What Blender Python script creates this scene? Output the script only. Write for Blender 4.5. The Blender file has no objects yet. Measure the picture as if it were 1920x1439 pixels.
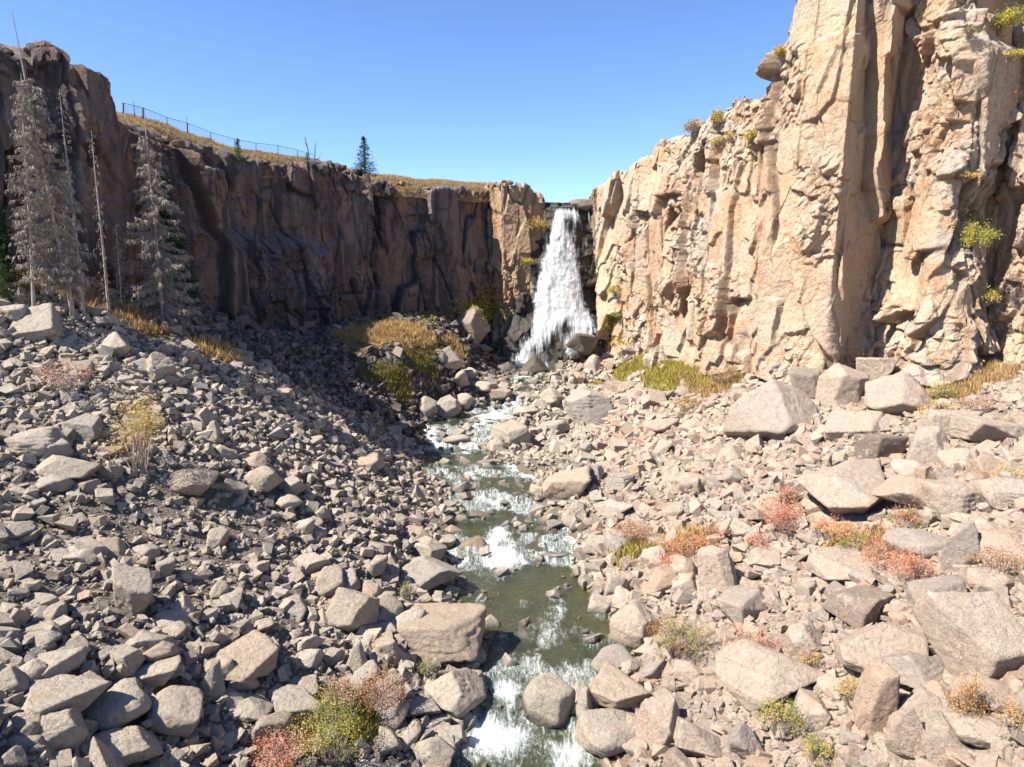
import bpy, bmesh, math, random
import numpy as np
from math import radians, sin, cos, tan, pi

# ------------------------------------------------------------------ camera, sky, sun, exposure
S = bpy.context.scene
COL = S.collection
F, CX, CY, TH, CZ = 1331.0, 960.0, 719.5, radians(9.0), 30.0     # lens in photo pixels, pitch, camera height
cam_d = bpy.data.cameras.new('camera'); cam = bpy.data.objects.new('camera', cam_d); COL.objects.link(cam)
cam.location = (0, 0, CZ); cam.rotation_euler = (pi/2 - TH, 0, 0)
cam_d.sensor_width = 36.0; cam_d.lens = F/1920*36.0; cam_d.clip_end = 6000; S.camera = cam
SUN_EL = radians(49); SUN_H = np.array([-0.935, -0.355]); SUN_H /= np.linalg.norm(SUN_H)
W = bpy.data.worlds.new('World'); S.world = W; W.use_nodes = True
wn = W.node_tree.nodes; wl = W.node_tree.links
sky = wn.new('ShaderNodeTexSky'); sky.sky_type = 'NISHITA'; sky.sun_disc = False
sky.sun_elevation = SUN_EL; sky.sun_rotation = math.atan2(SUN_H[0], SUN_H[1]) % (2*pi)
sky.altitude = 2600; sky.air_density = 1.0; sky.dust_density = 0.1; sky.ozone_density = 4.0
bg = wn['Background']; bg.inputs['Strength'].default_value = 0.097
hs = wn.new('ShaderNodeHueSaturation'); hs.inputs['Saturation'].default_value = 1.08; hs.inputs['Hue'].default_value = 0.506
wl.new(sky.outputs[0], hs.inputs['Color']); wl.new(hs.outputs[0], bg.inputs['Color'])
sd = bpy.data.lights.new('sun', 'SUN'); so = bpy.data.objects.new('sun', sd); COL.objects.link(so)
sd.energy = 5.0; sd.angle = radians(0.53); sd.color = (1.0, 0.93, 0.83)
from mathutils import Vector
so.rotation_euler = Vector((SUN_H[0]*cos(SUN_EL), SUN_H[1]*cos(SUN_EL), sin(SUN_EL))).to_track_quat('Z', 'Y').to_euler()
S.view_settings.view_transform = 'Standard'; S.view_settings.look = 'None'
S.view_settings.exposure = 1.4; S.view_settings.gamma = 1.0
S.cycles.max_bounces = 6; S.cycles.diffuse_bounces = 3; S.cycles.transparent_max_bounces = 16
S.cycles.use_denoising = True

# ------------------------------------------------------------------ pixel <-> world
def unproj(px, py, Y):
    u = (CY-py)/F; fw = cos(TH)+u*sin(TH); zz = -sin(TH)+u*cos(TH)
    return np.array([(px-CX)/F*Y/fw, Y, CZ+zz*Y/fw])
def slope(py):
    u = (CY-py)/F
    return (-sin(TH)+u*cos(TH))/(cos(TH)+u*sin(TH))
def proj(P):
    P = np.asarray(P, float); x, y, z = P[..., 0], P[..., 1], P[..., 2]-CZ
    d = y*cos(TH)-z*sin(TH); up = y*sin(TH)+z*cos(TH)
    return CX+F*x/d, CY-F*up/d, d

# ------------------------------------------------------------------ numpy noise
_rs = np.random.RandomState(7)
_PERM = _rs.permutation(1024); _PERM = np.concatenate([_PERM]*3)
_G = _rs.normal(size=(1024, 3)); _G /= np.linalg.norm(_G, axis=1)[:, None]
def gnoise(p):
    p = np.asarray(p, float); i = np.floor(p).astype(int); f = p-i; i &= 1023
    w = f*f*f*(f*(f*6-15)+10); out = np.zeros(len(p))
    for dx in (0, 1):
        for dy in (0, 1):
            for dz in (0, 1):
                h = _PERM[_PERM[_PERM[(i[:, 0]+dx) & 1023]+((i[:, 1]+dy) & 1023)]+((i[:, 2]+dz) & 1023)]
                g = _G[h]; d = g[:, 0]*(f[:, 0]-dx)+g[:, 1]*(f[:, 1]-dy)+g[:, 2]*(f[:, 2]-dz)
                out += d*(w[:, 0] if dx else 1-w[:, 0])*(w[:, 1] if dy else 1-w[:, 1])*(w[:, 2] if dz else 1-w[:, 2])
    return out*1.5
def fbm(p, sc, octv=4, gain=.5, ridged=False):
    p = np.asarray(p, float); o = np.zeros(len(p)); a = 1.0
    for k in range(octv):
        n = gnoise(p*sc+k*17.3)
        o += a*((1-2*np.abs(n)) if ridged else n); a *= gain; sc *= 2.03
    return o
def hash2(a, b, k):
    h = (a.astype(np.int64)*374761393+b.astype(np.int64)*668265263+k*2147483647) & 0x7fffffff
    h = ((h ^ (h >> 13))*1274126177) & 0x7fffffff
    h = ((h ^ (h >> 15))*2246822519) & 0x7fffffff
    return ((h ^ (h >> 11)) & 0xffffff)/float(0xffffff)
def cells2(s, z, cs, cz, seed, jit=.8):
    """anisotropic 2-D Voronoi (blocky metric): the two nearest cells and the distance to their border (m)"""
    u = s/cs; v = z/cz; iu = np.floor(u); iv = np.floor(v); n = len(s)
    D = np.empty((9, n)); K = []
    k = 0
    for a in (-1, 0, 1):
        for b in (-1, 0, 1):
            x = iu+a; y = iv+b
            px = x+.5+jit*(hash2(x, y, seed)-.5); py = y+.5+jit*(hash2(x, y, seed+1)-.5)
            D[k] = np.maximum(np.abs(px-u), np.abs(py-v))*.8+np.hypot(px-u, py-v)*.2; K.append((px, py, x, y)); k += 1
    o = np.argpartition(D, 1, axis=0)[:2]; d0 = np.take_along_axis(D, o, 0); sw = d0[0] > d0[1]
    o0 = np.where(sw, o[1], o[0]); o1 = np.where(sw, o[0], o[1]); ar = np.arange(n)
    A = [np.stack(q) for q in zip(*K)]
    g = lambda oo: tuple(q[oo, ar] for q in A)
    return g(o0), g(o1), np.abs(d0[0]-d0[1])*.5*min(cs, cz*.6), u, v
def sstep(a, b, x):
    t = np.clip((x-a)/(b-a), 0, 1); return t*t*(3-2*t)

# ------------------------------------------------------------------ mesh helpers
def mesh(name, V, faces, mat=None, smooth=True, parent=None, attrs=None, fmat=None):
    """faces: list of int arrays (n,3) or (n,4)"""
    V = np.asarray(V, np.float32); fs = [np.asarray(f, np.int32) for f in (faces if isinstance(faces, list) else [faces]) if len(f)]
    me = bpy.data.meshes.new(name)
    me.vertices.add(len(V)); me.vertices.foreach_set('co', V.ravel())
    nl = sum(f.size for f in fs); nf = sum(len(f) for f in fs)
    me.loops.add(nl); me.loops.foreach_set('vertex_index', np.concatenate([f.ravel() for f in fs]))
    st = []; o = 0
    for f in fs:
        st.append(o+np.arange(len(f))*f.shape[1]); o += f.size
    me.polygons.add(nf); me.polygons.foreach_set('loop_start', np.concatenate(st).astype(np.int32))
    me.polygons.foreach_set('use_smooth', np.full(nf, smooth))
    for m in (mat if isinstance(mat, list) else [mat]) if mat else []: me.materials.append(m)
    if fmat is not None: me.polygons.foreach_set('material_index', np.asarray(fmat, np.int32))
    for k, a in (attrs or {}).items():
        a = np.asarray(a, np.float32)
        if a.ndim == 1:
            me.attributes.new(k, 'FLOAT', 'POINT').data.foreach_set('value', a)
        else:
            me.attributes.new(k, 'FLOAT_VECTOR', 'POINT').data.foreach_set('vector', a.ravel())
    me.update(calc_edges=True); me.validate()
    ob = bpy.data.objects.new(name, me); COL.objects.link(ob)
    if parent: ob.parent = parent
    return ob
def tag(o, label, cat=None, group=None, kind=None):
    o['label'] = label
    if cat: o['category'] = cat
    if group: o['group'] = group
    if kind: o['kind'] = kind
    return o
def empty(name, loc=(0, 0, 0)):
    o = bpy.data.objects.new(name, None); COL.objects.link(o); o.location = loc; o.empty_display_size = .3; return o
def gridfaces(nr, nc):
    i = np.arange((nr-1)*(nc-1)); r = i//(nc-1); c = i % (nc-1); a = r*nc+c
    return np.stack([a, a+1, a+nc+1, a+nc], 1)
class MB:
    def __init__(s): s.V = []; s.T = []; s.Q = []; s.n = 0; s.A = []
    def add(s, V, T=None, Q=None, a=0.0):
        V = np.asarray(V, np.float32); s.V.append(V)
        if T is not None: s.T.append(np.asarray(T)+s.n)
        if Q is not None: s.Q.append(np.asarray(Q)+s.n)
        s.A.append(np.full(len(V), a) if np.isscalar(a) else np.asarray(a)); s.n += len(V)
    def tube(s, pts, rad, n=4, a=0.0):
        pts = np.asarray(pts, float); m = len(pts); rad = np.broadcast_to(rad, (m,))
        t = np.gradient(pts, axis=0); t /= np.linalg.norm(t, axis=1)[:, None]+1e-9
        ref = np.array([0, 0, 1.0]) if abs(t[0, 2]) < .9 else np.array([1.0, 0, 0])
        e1 = np.cross(t, ref); e1 /= np.linalg.norm(e1, axis=1)[:, None]+1e-9; e2 = np.cross(t, e1)
        th = np.arange(n)*2*pi/n
        V = pts[:, None]+rad[:, None, None]*(np.cos(th)[None, :, None]*e1[:, None]+np.sin(th)[None, :, None]*e2[:, None])
        k = np.arange((m-1)*n); r = k//n; c = k % n
        s.add(V.reshape(-1, 3), None, np.stack([r*n+c, r*n+(c+1) % n, (r+1)*n+(c+1) % n, (r+1)*n+c], 1), a)
    def build(s, name, mat, parent=None, smooth=False):
        fs = []
        if s.T: fs.append(np.concatenate(s.T))
        if s.Q: fs.append(np.concatenate(s.Q))
        return mesh(name, np.concatenate(s.V), fs, mat, smooth, parent, {'tone': np.concatenate(s.A)})

# ------------------------------------------------------------------ materials
class NT:
    def __init__(s, name):
        s.m = bpy.data.materials.new(name); s.m.use_nodes = True; s.t = s.m.node_tree; s.t.nodes.clear()
        s.out = s.t.nodes.new('ShaderNodeOutputMaterial')
    def n(s, typ, ins=None, **kw):
        d = s.t.nodes.new('ShaderNode'+typ)
        for k, v in kw.items(): setattr(d, k, v)
        for k, v in (ins or {}).items(): s.set(d.inputs[k], v)
        return d
    def set(s, sock, v):
        if hasattr(v, 'links') or isinstance(v, bpy.types.NodeSocket): s.t.links.new(v, sock)
        elif isinstance(v, (tuple, list)) and len(v) == 3 and sock.type == 'RGBA': sock.default_value = (*v, 1)
        else: sock.default_value = v
    def attr(s, name): return s.n('Attribute', attribute_name=name).outputs
    def noise(s, vec, sc, det=6, rough=.6, dist=0.0):
        return s.n('TexNoise', {'Vector': vec, 'Scale': sc, 'Detail': det, 'Roughness': rough, 'Distortion': dist}).outputs['Fac']
    def ramp(s, v, a, b, lo=0.0, hi=1.0):
        return s.n('MapRange', {'Value': v, 'From Min': a, 'From Max': b, 'To Min': lo, 'To Max': hi}, clamp=True, interpolation_type='SMOOTHSTEP').outputs[0]
    def math(s, op, a, b=0.0, clamp=False):
        d = s.n('Math', operation=op, use_clamp=clamp); s.set(d.inputs[0], a); s.set(d.inputs[1], b); return d.outputs[0]
    def mix(s, f, a, b, mode='MIX'):
        d = s.n('Mix', data_type='RGBA', blend_type=mode, clamp_factor=True)
        s.set(d.inputs[0], f); s.set(d.inputs[6], a); s.set(d.inputs[7], b); return d.outputs[2]
    def scale(s, vec, xyz): return s.n('Mapping', {'Vector': vec, 'Scale': xyz}).outputs[0]
    def bump(s, h, dist, st=1.0, nrm=None):
        i = {'Height': h, 'Distance': dist, 'Strength': st}
        if nrm is not None: i['Normal'] = nrm
        return s.n('Bump', i).outputs[0]
    def finish(s, col, rough=.9, nrm=None, spec=.25, **kw):
        i = {'Base Color': col, 'Roughness': rough, 'Specular IOR Level': spec}
        if nrm is not None: i['Normal'] = nrm
        i.update(kw)
        b = s.n('BsdfPrincipled', i); s.t.links.new(b.outputs[0], s.out.inputs[0]); return s.m

def rock_material(name, A, B, rust, lich, rustlo=.58, lichlo=.56):
    t = NT(name); P = t.n('NewGeometry').outputs['Position']; N = t.n('NewGeometry').outputs['Normal']
    tone = t.attr('tone')[2]; wet = t.attr('wet')[2]
    n1 = t.noise(P, .9, 4, .6, .4); n2 = t.noise(P, 4.5, 9, .72); n3 = t.noise(P, 22, 6, .7); n4 = t.noise(P, 1.9, 8, .72, .8)
    f = t.math('ADD', t.math('MULTIPLY', tone, .75), t.math('MULTIPLY', t.math('SUBTRACT', n2, .5), 2.0), True)
    c = t.mix(f, A, B)
    c = t.mix(t.ramp(tone, 1.0, 1.7, 0, .85), c, (.055, .047, .045))  # high tone: dark rock, also scree painted darker in the wall's shade
    c = t.mix(t.math('MULTIPLY', t.ramp(n1, rustlo, rustlo+.12), .6), c, rust)
    c = t.mix(t.math('MULTIPLY', t.ramp(n4, lichlo, lichlo+.1), .7), c, lich)
    c = t.mix(t.ramp(n3, .36, .54, .5, 0), c, (.12, .10, .08))
    c = t.mix(t.ramp(t.noise(P, 2.6, 10, .8, 1.2), .34, .5, .55, 0), c, (.15, .12, .095))
    c = t.mix(t.ramp(t.noise(P, 9, 5, .7), .62, .72, 0, .35), c, (.46, .43, .37))
    wnz = t.n('TexWhiteNoise', {'W': t.math('MULTIPLY', tone, 91.7)}, noise_dimensions='1D').outputs[0]
    c = t.mix(t.ramp(wnz, .74, .98, 0, .32), c, rust); c = t.mix(t.ramp(wnz, .3, .04, 0, .45), c, (.23, .215, .20))
    vd = t.n('TexVoronoi', {'Vector': t.n('VectorMath', {0: P, 1: t.n('TexNoise', {'Vector': P, 'Scale': 1.1, 'Detail': 4}).outputs['Color']}, operation='ADD').outputs[0], 'Scale': .75}, feature='DISTANCE_TO_EDGE').outputs[0]
    cr = t.math('MULTIPLY', t.ramp(vd, .0, .022, 1, 0), t.ramp(n1, .42, .56)); c = t.mix(t.math('MULTIPLY', cr, .14), c, (.09, .075, .06))
    c = t.mix(t.math('MULTIPLY', wet, .8), c, (.035, .03, .022))
    h = t.math('ADD', t.math('MULTIPLY', n2, .7), t.math('MULTIPLY', n3, .22))
    h = t.math('SUBTRACT', h, t.math('MULTIPLY', cr, .14))
    r = t.math('SUBTRACT', .93, t.math('MULTIPLY', wet, .6))
    return t.finish(c, r, t.bump(h, .3, 1.0), .3)
M_ROCK = rock_material('talus_rock', (.45, .39, .31), (.26, .22, .175), (.34, .215, .125), (.48, .43, .35))
M_ROCKR = rock_material('right_talus_rock', (.46, .365, .285), (.28, .21, .16), (.44, .25, .145), (.54, .475, .39), .60, .54)

def cliff_material(name, A, B, dark, rust, grey, streak, crack):
    t = NT(name); g = t.n('NewGeometry'); P = g.outputs['Position']; N = g.outputs['Normal']
    tone = t.attr('tone')[2]; ck = t.attr('crack')[2]; wet = t.attr('wet')[2]
    nz = t.n('SeparateXYZ', {'Vector': N}).outputs[2]
    n1 = t.noise(P, .16, 6, .65, .8); n2 = t.noise(P, 1.6, 9, .7, .3); n3 = t.noise(P, 9, 7, .7)
    ns = t.math('ADD', t.math('MULTIPLY', t.noise(t.scale(P, (1.0, 1.0, .10)), .42, 5, .6, .6), .7), t.math('MULTIPLY', t.noise(P, .35, 6, .65, .5), .3))
    c = t.mix(t.math('ADD', t.math('MULTIPLY', tone, .7), t.math('MULTIPLY', t.math('SUBTRACT', n2, .42), 1.2), True), A, B)
    c = t.mix(t.ramp(t.noise(P, .075, 5, .6, .5), .45, .62, 0, .55), c, grey)
    c = t.mix(t.ramp(n1, .48, .64, 0, .72), c, rust)
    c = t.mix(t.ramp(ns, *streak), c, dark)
    c = t.mix(t.math('MULTIPLY', t.ramp(nz, .3, .75), t.ramp(n2, .35, .55, .35, .9)), c, grey)
    c = t.mix(t.ramp(n3, .36, .52, .5, 0), c, dark)
    c = t.mix(t.ramp(t.noise(P, 3.2, 10, .8, 1.0), .33, .47, .45, 0), c, dark)
    c = t.mix(t.math('MULTIPLY', ck, crack), c, dark)
    c = t.mix(t.math('MULTIPLY', wet, .85), c, (.03, .027, .022))
    # thin fracture lines running through the rock
    v = t.n('TexVoronoi', {'Vector': t.n('VectorMath', {0: t.scale(P, (.55, .55, .3)), 1: t.n('TexNoise', {'Vector': P, 'Scale': .8, 'Detail': 4}).outputs['Color']}, operation='ADD').outputs[0], 'Scale': 1.15}, feature='DISTANCE_TO_EDGE').outputs[0]
    cr = t.ramp(v, .0, .022, 1, 0)
    cr = t.math('MULTIPLY', cr, t.ramp(n1, .38, .55))
    c = t.mix(t.math('MULTIPLY', cr, .22), c, dark)
    h = t.math('ADD', t.math('MULTIPLY', n2, 1.0), t.math('MULTIPLY', n3, .32))
    h = t.math('SUBTRACT', h, t.math('MULTIPLY', cr, .2))
    return t.finish(c, t.math('SUBTRACT', .92, t.math('MULTIPLY', wet, .55)), t.bump(h, .35, 1.0), .25)
M_CLIFFR = cliff_material('pale_tan_cliff', (.53, .395, .27), (.42, .30, .20), (.16, .105, .07), (.46, .265, .14), (.40, .355, .30), (.56, .74, 0, .55), .8)
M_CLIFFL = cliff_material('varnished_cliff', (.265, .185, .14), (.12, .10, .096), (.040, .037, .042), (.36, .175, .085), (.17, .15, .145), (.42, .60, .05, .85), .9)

def ground_material():
    t = NT('ground_soil'); P = t.n('NewGeometry').outputs['Position']
    veg = t.attr('veg')[2]; hue = t.attr('hue')[2]; wet = t.attr('wet')[2]
    n2 = t.noise(P, 3, 9, .7); n3 = t.noise(P, 14, 6, .7)
    c = t.mix(t.attr('pale')[2], t.mix(n2, (.09, .075, .06), (.22, .185, .15)), t.mix(n2, (.24, .19, .145), (.47, .39, .31)))
    c = t.mix(t.attr('dark')[2], c, (.05, .042, .036))  # soil painted darker where the left wall's shadow falls
    vc = t.mix(hue, t.mix(t.noise(P, 1.2, 6, .7), (.36, .24, .085), (.22, .13, .05)), t.mix(t.noise(P, 1.4, 6, .7), (.10, .10, .02), (.23, .19, .045)))
    c = t.mix(t.math('MULTIPLY', veg, t.ramp(n2, .3, .5, .55, 1)), c, vc)
    c = t.mix(wet, c, t.mix(n2, (.07, .058, .03), (.24, .175, .09)))
    v = t.n('TexVoronoi', {'Vector': P, 'Scale': 4.5}).outputs['Distance']
    return t.finish(c, .95, t.bump(t.math('ADD', v, n3), .14, 1.0), .15)
M_GROUND = ground_material()
def grass_soil():
    t = NT('dry_grass_soil'); P = t.n('NewGeometry').outputs['Position']
    n = t.noise(P, .9, 8, .7); n3 = t.noise(P, 7, 6, .7)
    c = t.mix(t.ramp(n, .35, .65), (.35, .245, .125), (.23, .15, .08))
    c = t.mix(t.ramp(n3, .55, .7, 0, .6), c, (.42, .32, .17))
    return t.finish(c, .95, t.bump(n3, .2), .1)
M_PLATEAU = grass_soil()

def leaf_mat(name, A, B, C=None, trans=.25, dark=None):
    t = NT(name); tone = t.attr('tone')[2]
    r = t.n('ValToRGB'); e = r.color_ramp.elements
    e[0].color = (*A, 1); e[1].color = (*B, 1)
    if C: x = e.new(.5); x.color = (*C, 1)
    t.set(r.inputs[0], tone)
    b = t.n('BsdfPrincipled', {'Base Color': r.outputs[0], 'Roughness': .75, 'Specular IOR Level': .15})
    tr = t.n('BsdfTranslucent', {'Color': r.outputs[0]})
    m = t.n('MixShader', {0: trans, 1: b.outputs[0], 2: tr.outputs[0]}); t.t.links.new(m.outputs[0], t.out.inputs[0]); return t.m
M_CORAL = leaf_mat('coral_leaves', (.52, .16, .10), (.58, .34, .16), (.55, .21, .13))
M_PINK = leaf_mat('pink_leaves', (.50, .26, .19), (.52, .40, .22), (.55, .28, .2))
M_ORANGE = leaf_mat('orange_leaves', (.55, .25, .07), (.50, .40, .12), (.58, .33, .09))
M_YELLOW = leaf_mat('yellow_leaves', (.34, .33, .06), (.55, .42, .09), (.48, .39, .08))
M_GREEN = leaf_mat('green_leaves', (.12, .19, .035), (.38, .34, .07), (.22, .25, .05))
M_RUSSET = leaf_mat('russet_leaves', (.30, .13, .05), (.24, .20, .06), (.38, .20, .08))
M_TWIGGY = leaf_mat('tan_twigs', (.34, .24, .13), (.26, .19, .13), (.42, .31, .15))
M_MOSS = leaf_mat('moss_leaves', (.20, .185, .04), (.40, .32, .09), (.31, .26, .055), .12)
M_GRASSG = leaf_mat('golden_grass', (.40, .31, .155), (.50, .40, .22), (.34, .24, .12), .3)
M_GRASSO = leaf_mat('rusty_grass', (.36, .235, .11), (.48, .36, .17), (.40, .26, .12), .3)
M_GRASSD = leaf_mat('dull_green_grass', (.10, .10, .025), (.24, .20, .07), (.15, .14, .035), .2)
M_NEEDLE = leaf_mat('spruce_needles', (.02, .045, .025), (.055, .10, .045), (.035, .07, .035), .1)
M_NEEDLEG = leaf_mat('bright_spruce_needles', (.04, .08, .03), (.17, .20, .06), (.09, .13, .04), .1)
def simple(name, A, B, sc=8, rough=.9, stretch=(1, 1, 1)):
    t = NT(name); P = t.n('NewGeometry').outputs['Position']; n = t.noise(t.scale(P, stretch), sc, 6, .7)
    return t.finish(t.mix(t.ramp(n, .3, .7), A, B), rough, t.bump(n, .03), .2)
M_BARK = simple('grey_bark', (.20, .165, .135), (.42, .37, .32), 6, .9, (1, 1, .3))
M_BARKD = simple('dark_bark', (.12, .085, .06), (.24, .17, .12), 6, .9, (1, 1, .3))
M_DEAD = leaf_mat('silver_twigs', (.185, .148, .12), (.40, .35, .30), (.29, .245, .205), .05)
M_TWIG = simple('grey_twigs', (.22, .17, .13), (.36, .30, .25), 8)
M_STEEL = simple('fence_steel', (.045, .05, .055), (.09, .095, .10), 5, .6)
M_MOSSTOP = leaf_mat('moss', (.25, .22, .03), (.45, .36, .06), (.36, .29, .04), .1)

def water_material():
    t = NT('stream_water'); P = t.n('NewGeometry').outputs['Position']
    foam = t.attr('foam')[2]; fl = t.attr('flow')[1]
    fn = t.noise(t.scale(fl, (2.2, .55, 1)), 1.5, 10, .72, 1.6)
    fn2 = t.noise(P, 5.5, 7, .75, .7)
    f = t.math('ADD', foam, t.math('MULTIPLY', t.math('SUBTRACT', t.math('ADD', t.math('MULTIPLY', fn, .65), t.math('MULTIPLY', fn2, .35)), .5), 2.6))
    mask = t.math('MULTIPLY', t.ramp(f, .32, 1.05), t.ramp(foam, .03, .2))
    rip = t.noise(P, 3.2, 5, .6, .6); rip2 = t.noise(t.scale(fl, (3, 1.2, 1)), 2.5, 4, .6, .8)
    bm = t.bump(t.math('ADD', rip, rip2), .10, .9)
    tr = t.n('BsdfTransparent', {'Color': t.mix(t.noise(P, .5, 4), (.55, .56, .36), (.72, .66, .44))})
    body = t.n('BsdfDiffuse', {'Color': t.mix(t.noise(P, .8, 4), (.08, .11, .06), (.14, .155, .085))})
    gl = t.n('BsdfGlossy', {'Roughness': .06, 'Normal': bm, 'Color': (.9, .95, 1)})
    m0 = t.n('MixShader', {0: .24, 1: tr.outputs[0], 2: body.outputs[0]})
    fr = t.n('Fresnel', {'IOR': 1.33, 'Normal': bm})
    m1 = t.n('MixShader', {0: fr.outputs[0], 1: m0.outputs[0], 2: gl.outputs[0]})
    wb = t.n('BsdfPrincipled', {'Base Color': t.mix(mask, (.36, .42, .38), (.74, .77, .77)), 'Roughness': .6, 'Normal': t.bump(t.math('ADD', fn, fn2), .25, 1.0)})
    m2 = t.n('MixShader', {0: mask, 1: m1.outputs[0], 2: wb.outputs[0]})
    t.t.links.new(m2.outputs[0], t.out.inputs[0]); return t.m
M_WATER = water_material()
def fall_material():
    t = NT('falling_water'); fl = t.attr('flow')[1]; cov = t.attr('cover')[2]
    s1 = t.noise(t.scale(fl, (1.7, .10, 1)), 2.4, 10, .72, .7)
    s2 = t.noise(t.scale(fl, (3.8, .45, 1)), 2.5, 9, .75, .8)
    s = t.math('ADD', t.math('MULTIPLY', s1, .68), t.math('MULTIPLY', s2, .32))
    f = t.math('ADD', cov, t.math('MULTIPLY', t.math('SUBTRACT', s, .5), 2.4))
    a = t.math('MULTIPLY', t.ramp(f, .25, .95), t.ramp(cov, .0, .22))
    col = t.mix(t.ramp(f, .3, 1.1), (.68, .72, .75), (.97, .97, .97))
    d = t.n('BsdfDiffuse', {'Color': col, 'Normal': t.bump(s, .5, .8)}); tl = t.n('BsdfTranslucent', {'Color': col})
    w = t.n('MixShader', {0: .35, 1: d.outputs[0], 2: tl.outputs[0]})
    m = t.n('MixShader', {0: a, 1: t.n('BsdfTransparent').outputs[0], 2: w.outputs[0]})
    t.t.links.new(m.outputs[0], t.out.inputs[0]); return t.m
M_FALL = fall_material()

# ------------------------------------------------------------------ stream profile
SEG = [(1330, .16), (1240, .16), (1175, .07), (1062, .0), (1000, .28), (962, .02), (925, .30), (895, .02), (880, .35), (845, .0),
       (795, .30), (775, .05), (735, .28), (690, .06)]
def stream_rows(k):
    Y = 34.0; z = slope(1439)*Y; rows = [(1439, Y, z)]
    for py, a in SEG:
        a *= k; Yn = (z-a*Y)/(slope(py)-a); z = z+a*(Yn-Y); Y = Yn; rows.append((py, Y, z))
    return rows
k0, k1 = .05, 2.2
for _ in range(40):
    km = (k0+k1)/2
    if stream_rows(km)[-1][1] > 122: k0 = km
    else: k1 = km
SR = np.array(stream_rows(k0))
EDGE = np.array([(1439, 832, 1135), (1380, 838, 1105), (1330, 878, 1075), (1290, 903, 1100), (1250, 905, 1200), (1200, 900, 1215), (1150, 835, 1130),
        (1100, 842, 1100), (1060, 838, 1082), (1010, 832, 1095), (960, 842, 1012), (930, 845, 1000), (890, 786, 1015), (862, 792, 925),
        (840, 792, 920), (800, 790, 960), (770, 870, 985), (740, 948, 1000), (700, 945, 1040), (690, 945, 1060)], float)[::-1]
_rowY = SR[:, 1]; _rowZ = SR[:, 2]+CZ
def water_z(Y):
    Y = np.asarray(Y, float); z = np.interp(Y, _rowY, _rowZ); i = np.clip(np.searchsorted(_rowY, Y, side='right')-1, 0, len(_rowY)-2)
    z0, z1 = _rowZ[i], _rowZ[i+1]; f = np.clip((z-z0)/np.maximum(z1-z0, 1e-6), 0, 1); n = np.maximum(1, np.round((z1-z0)/.45)); g = f*n; k = np.floor(g); fr = g-k
    fr = sstep(.55, 1.0, fr); return np.where(z1-z0 > .25, z0+(z1-z0)*(k+fr)/n, z)
_pyY = np.interp(np.linspace(0, 1, 400), np.linspace(0, 1, len(SR)), SR[:, 0])
def rowY(py): return np.interp(-py, -SR[:, 0], SR[:, 1])
_eY = rowY(EDGE[:, 0]); _o = np.argsort(_eY)
_eL = np.array([unproj(l, p, y)[0] for (p, l, r), y in zip(EDGE, _eY)]); _eR = np.array([unproj(r, p, y)[0] for (p, l, r), y in zip(EDGE, _eY)])
def stream_lr(Y):
    Y = np.asarray(Y, float); n = np.sin(Y*.9)*.35+np.sin(Y*2.1+1)*.22+np.sin(Y*.37+2)*.3; m = np.sin(Y*1.1+3)*.35+np.sin(Y*2.6)*.2+np.sin(Y*.41)*.3
    return np.interp(Y, _eY[_o], _eL[_o])+.35+.6*n, np.interp(Y, _eY[_o], _eR[_o])-.35+.6*m

# ------------------------------------------------------------------ ground height (thin plate spline through surveyed points)
CTRL = [(0, 1439, 24), (0, 1200, 30.5), (0, 1000, 39), (0, 850, 45), (0, 700, 52), (0, 560, 59), (0, 505, 64), (150, 560, 66), (300, 600, 71), (250, 540, 73),
        (150, 1000, 41), (150, 1439, 26), (300, 800, 52), (300, 1000, 43.5), (300, 1200, 34.5), (300, 1439, 28), (450, 900, 52), (450, 1200, 37), (450, 700, 68),
        (600, 1439, 31.5), (600, 1200, 40), (600, 1000, 51), (600, 860, 62), (600, 760, 75), (750, 1200, 41.5), (750, 1000, 56), (760, 860, 77), (750, 780, 86), (700, 720, 90),
        (500, 620, 103), (400, 600, 97), (600, 610, 110), (640, 600, 116), (760, 650, 97), (800, 620, 105), (700, 610, 105), (850, 600, 119), (750, 592, 118), (890, 655, 117), (850, 645, 111), (870, 700, 106), (930, 690, 120),
        (1200, 1439, 33), (1300, 1300, 36), (1500, 1439, 30), (1700, 1439, 27.5), (1920, 1439, 25), (1920, 1250, 30), (1200, 1100, 49.5), (1350, 1100, 47), (1500, 1100, 44),
        (1700, 1100, 40), (1920, 1100, 36), (1150, 900, 68), (1250, 850, 74), (1250, 950, 61), (1500, 950, 53), (1500, 850, 61.5), (1700, 850, 56), (1920, 850, 49.5), (1920, 960, 42),
        (1150, 720, 112), (1180, 670, 117), (1250, 680, 106), (1250, 760, 90), (1400, 675, 92), (1400, 740, 80), (1600, 702, 75), (1600, 780, 66), (1750, 720, 68), (1900, 700, 65), (1900, 760, 58)]
pts = [unproj(*c) for c in CTRL]
for py, Y, z in SR:
    l, r = stream_lr(Y); pts.append(np.array([(l+r)/2, Y, z+CZ]))
pts += [np.array(p) for p in [(-62, 62, 32), (-60, 30, 24), (-50, 20, 20), (-30, 12, 12), (0, 12, 2.5), (25, 10, 10), (50, 15, 20), (65, 35, 24), (75, 60, 26),
        (-48, 100, 24), (-40, 120, 22), (-20, 138, 20), (0, 138, 12), (12, 140, 11), (22, 132, 13.5), (30, 118, 18), (40, 95, 21), (60, 75, 23)]]
pts = np.array(pts)
def _phi(r2): return .5*r2*np.log(r2+1e-9)
_X = pts[:, :2]/50.0; _n = len(pts)
_K = _phi(((_X[:, None]-_X[None])**2).sum(-1))+np.eye(_n)*2e-3
_Pm = np.c_[np.ones(_n), _X]
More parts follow.
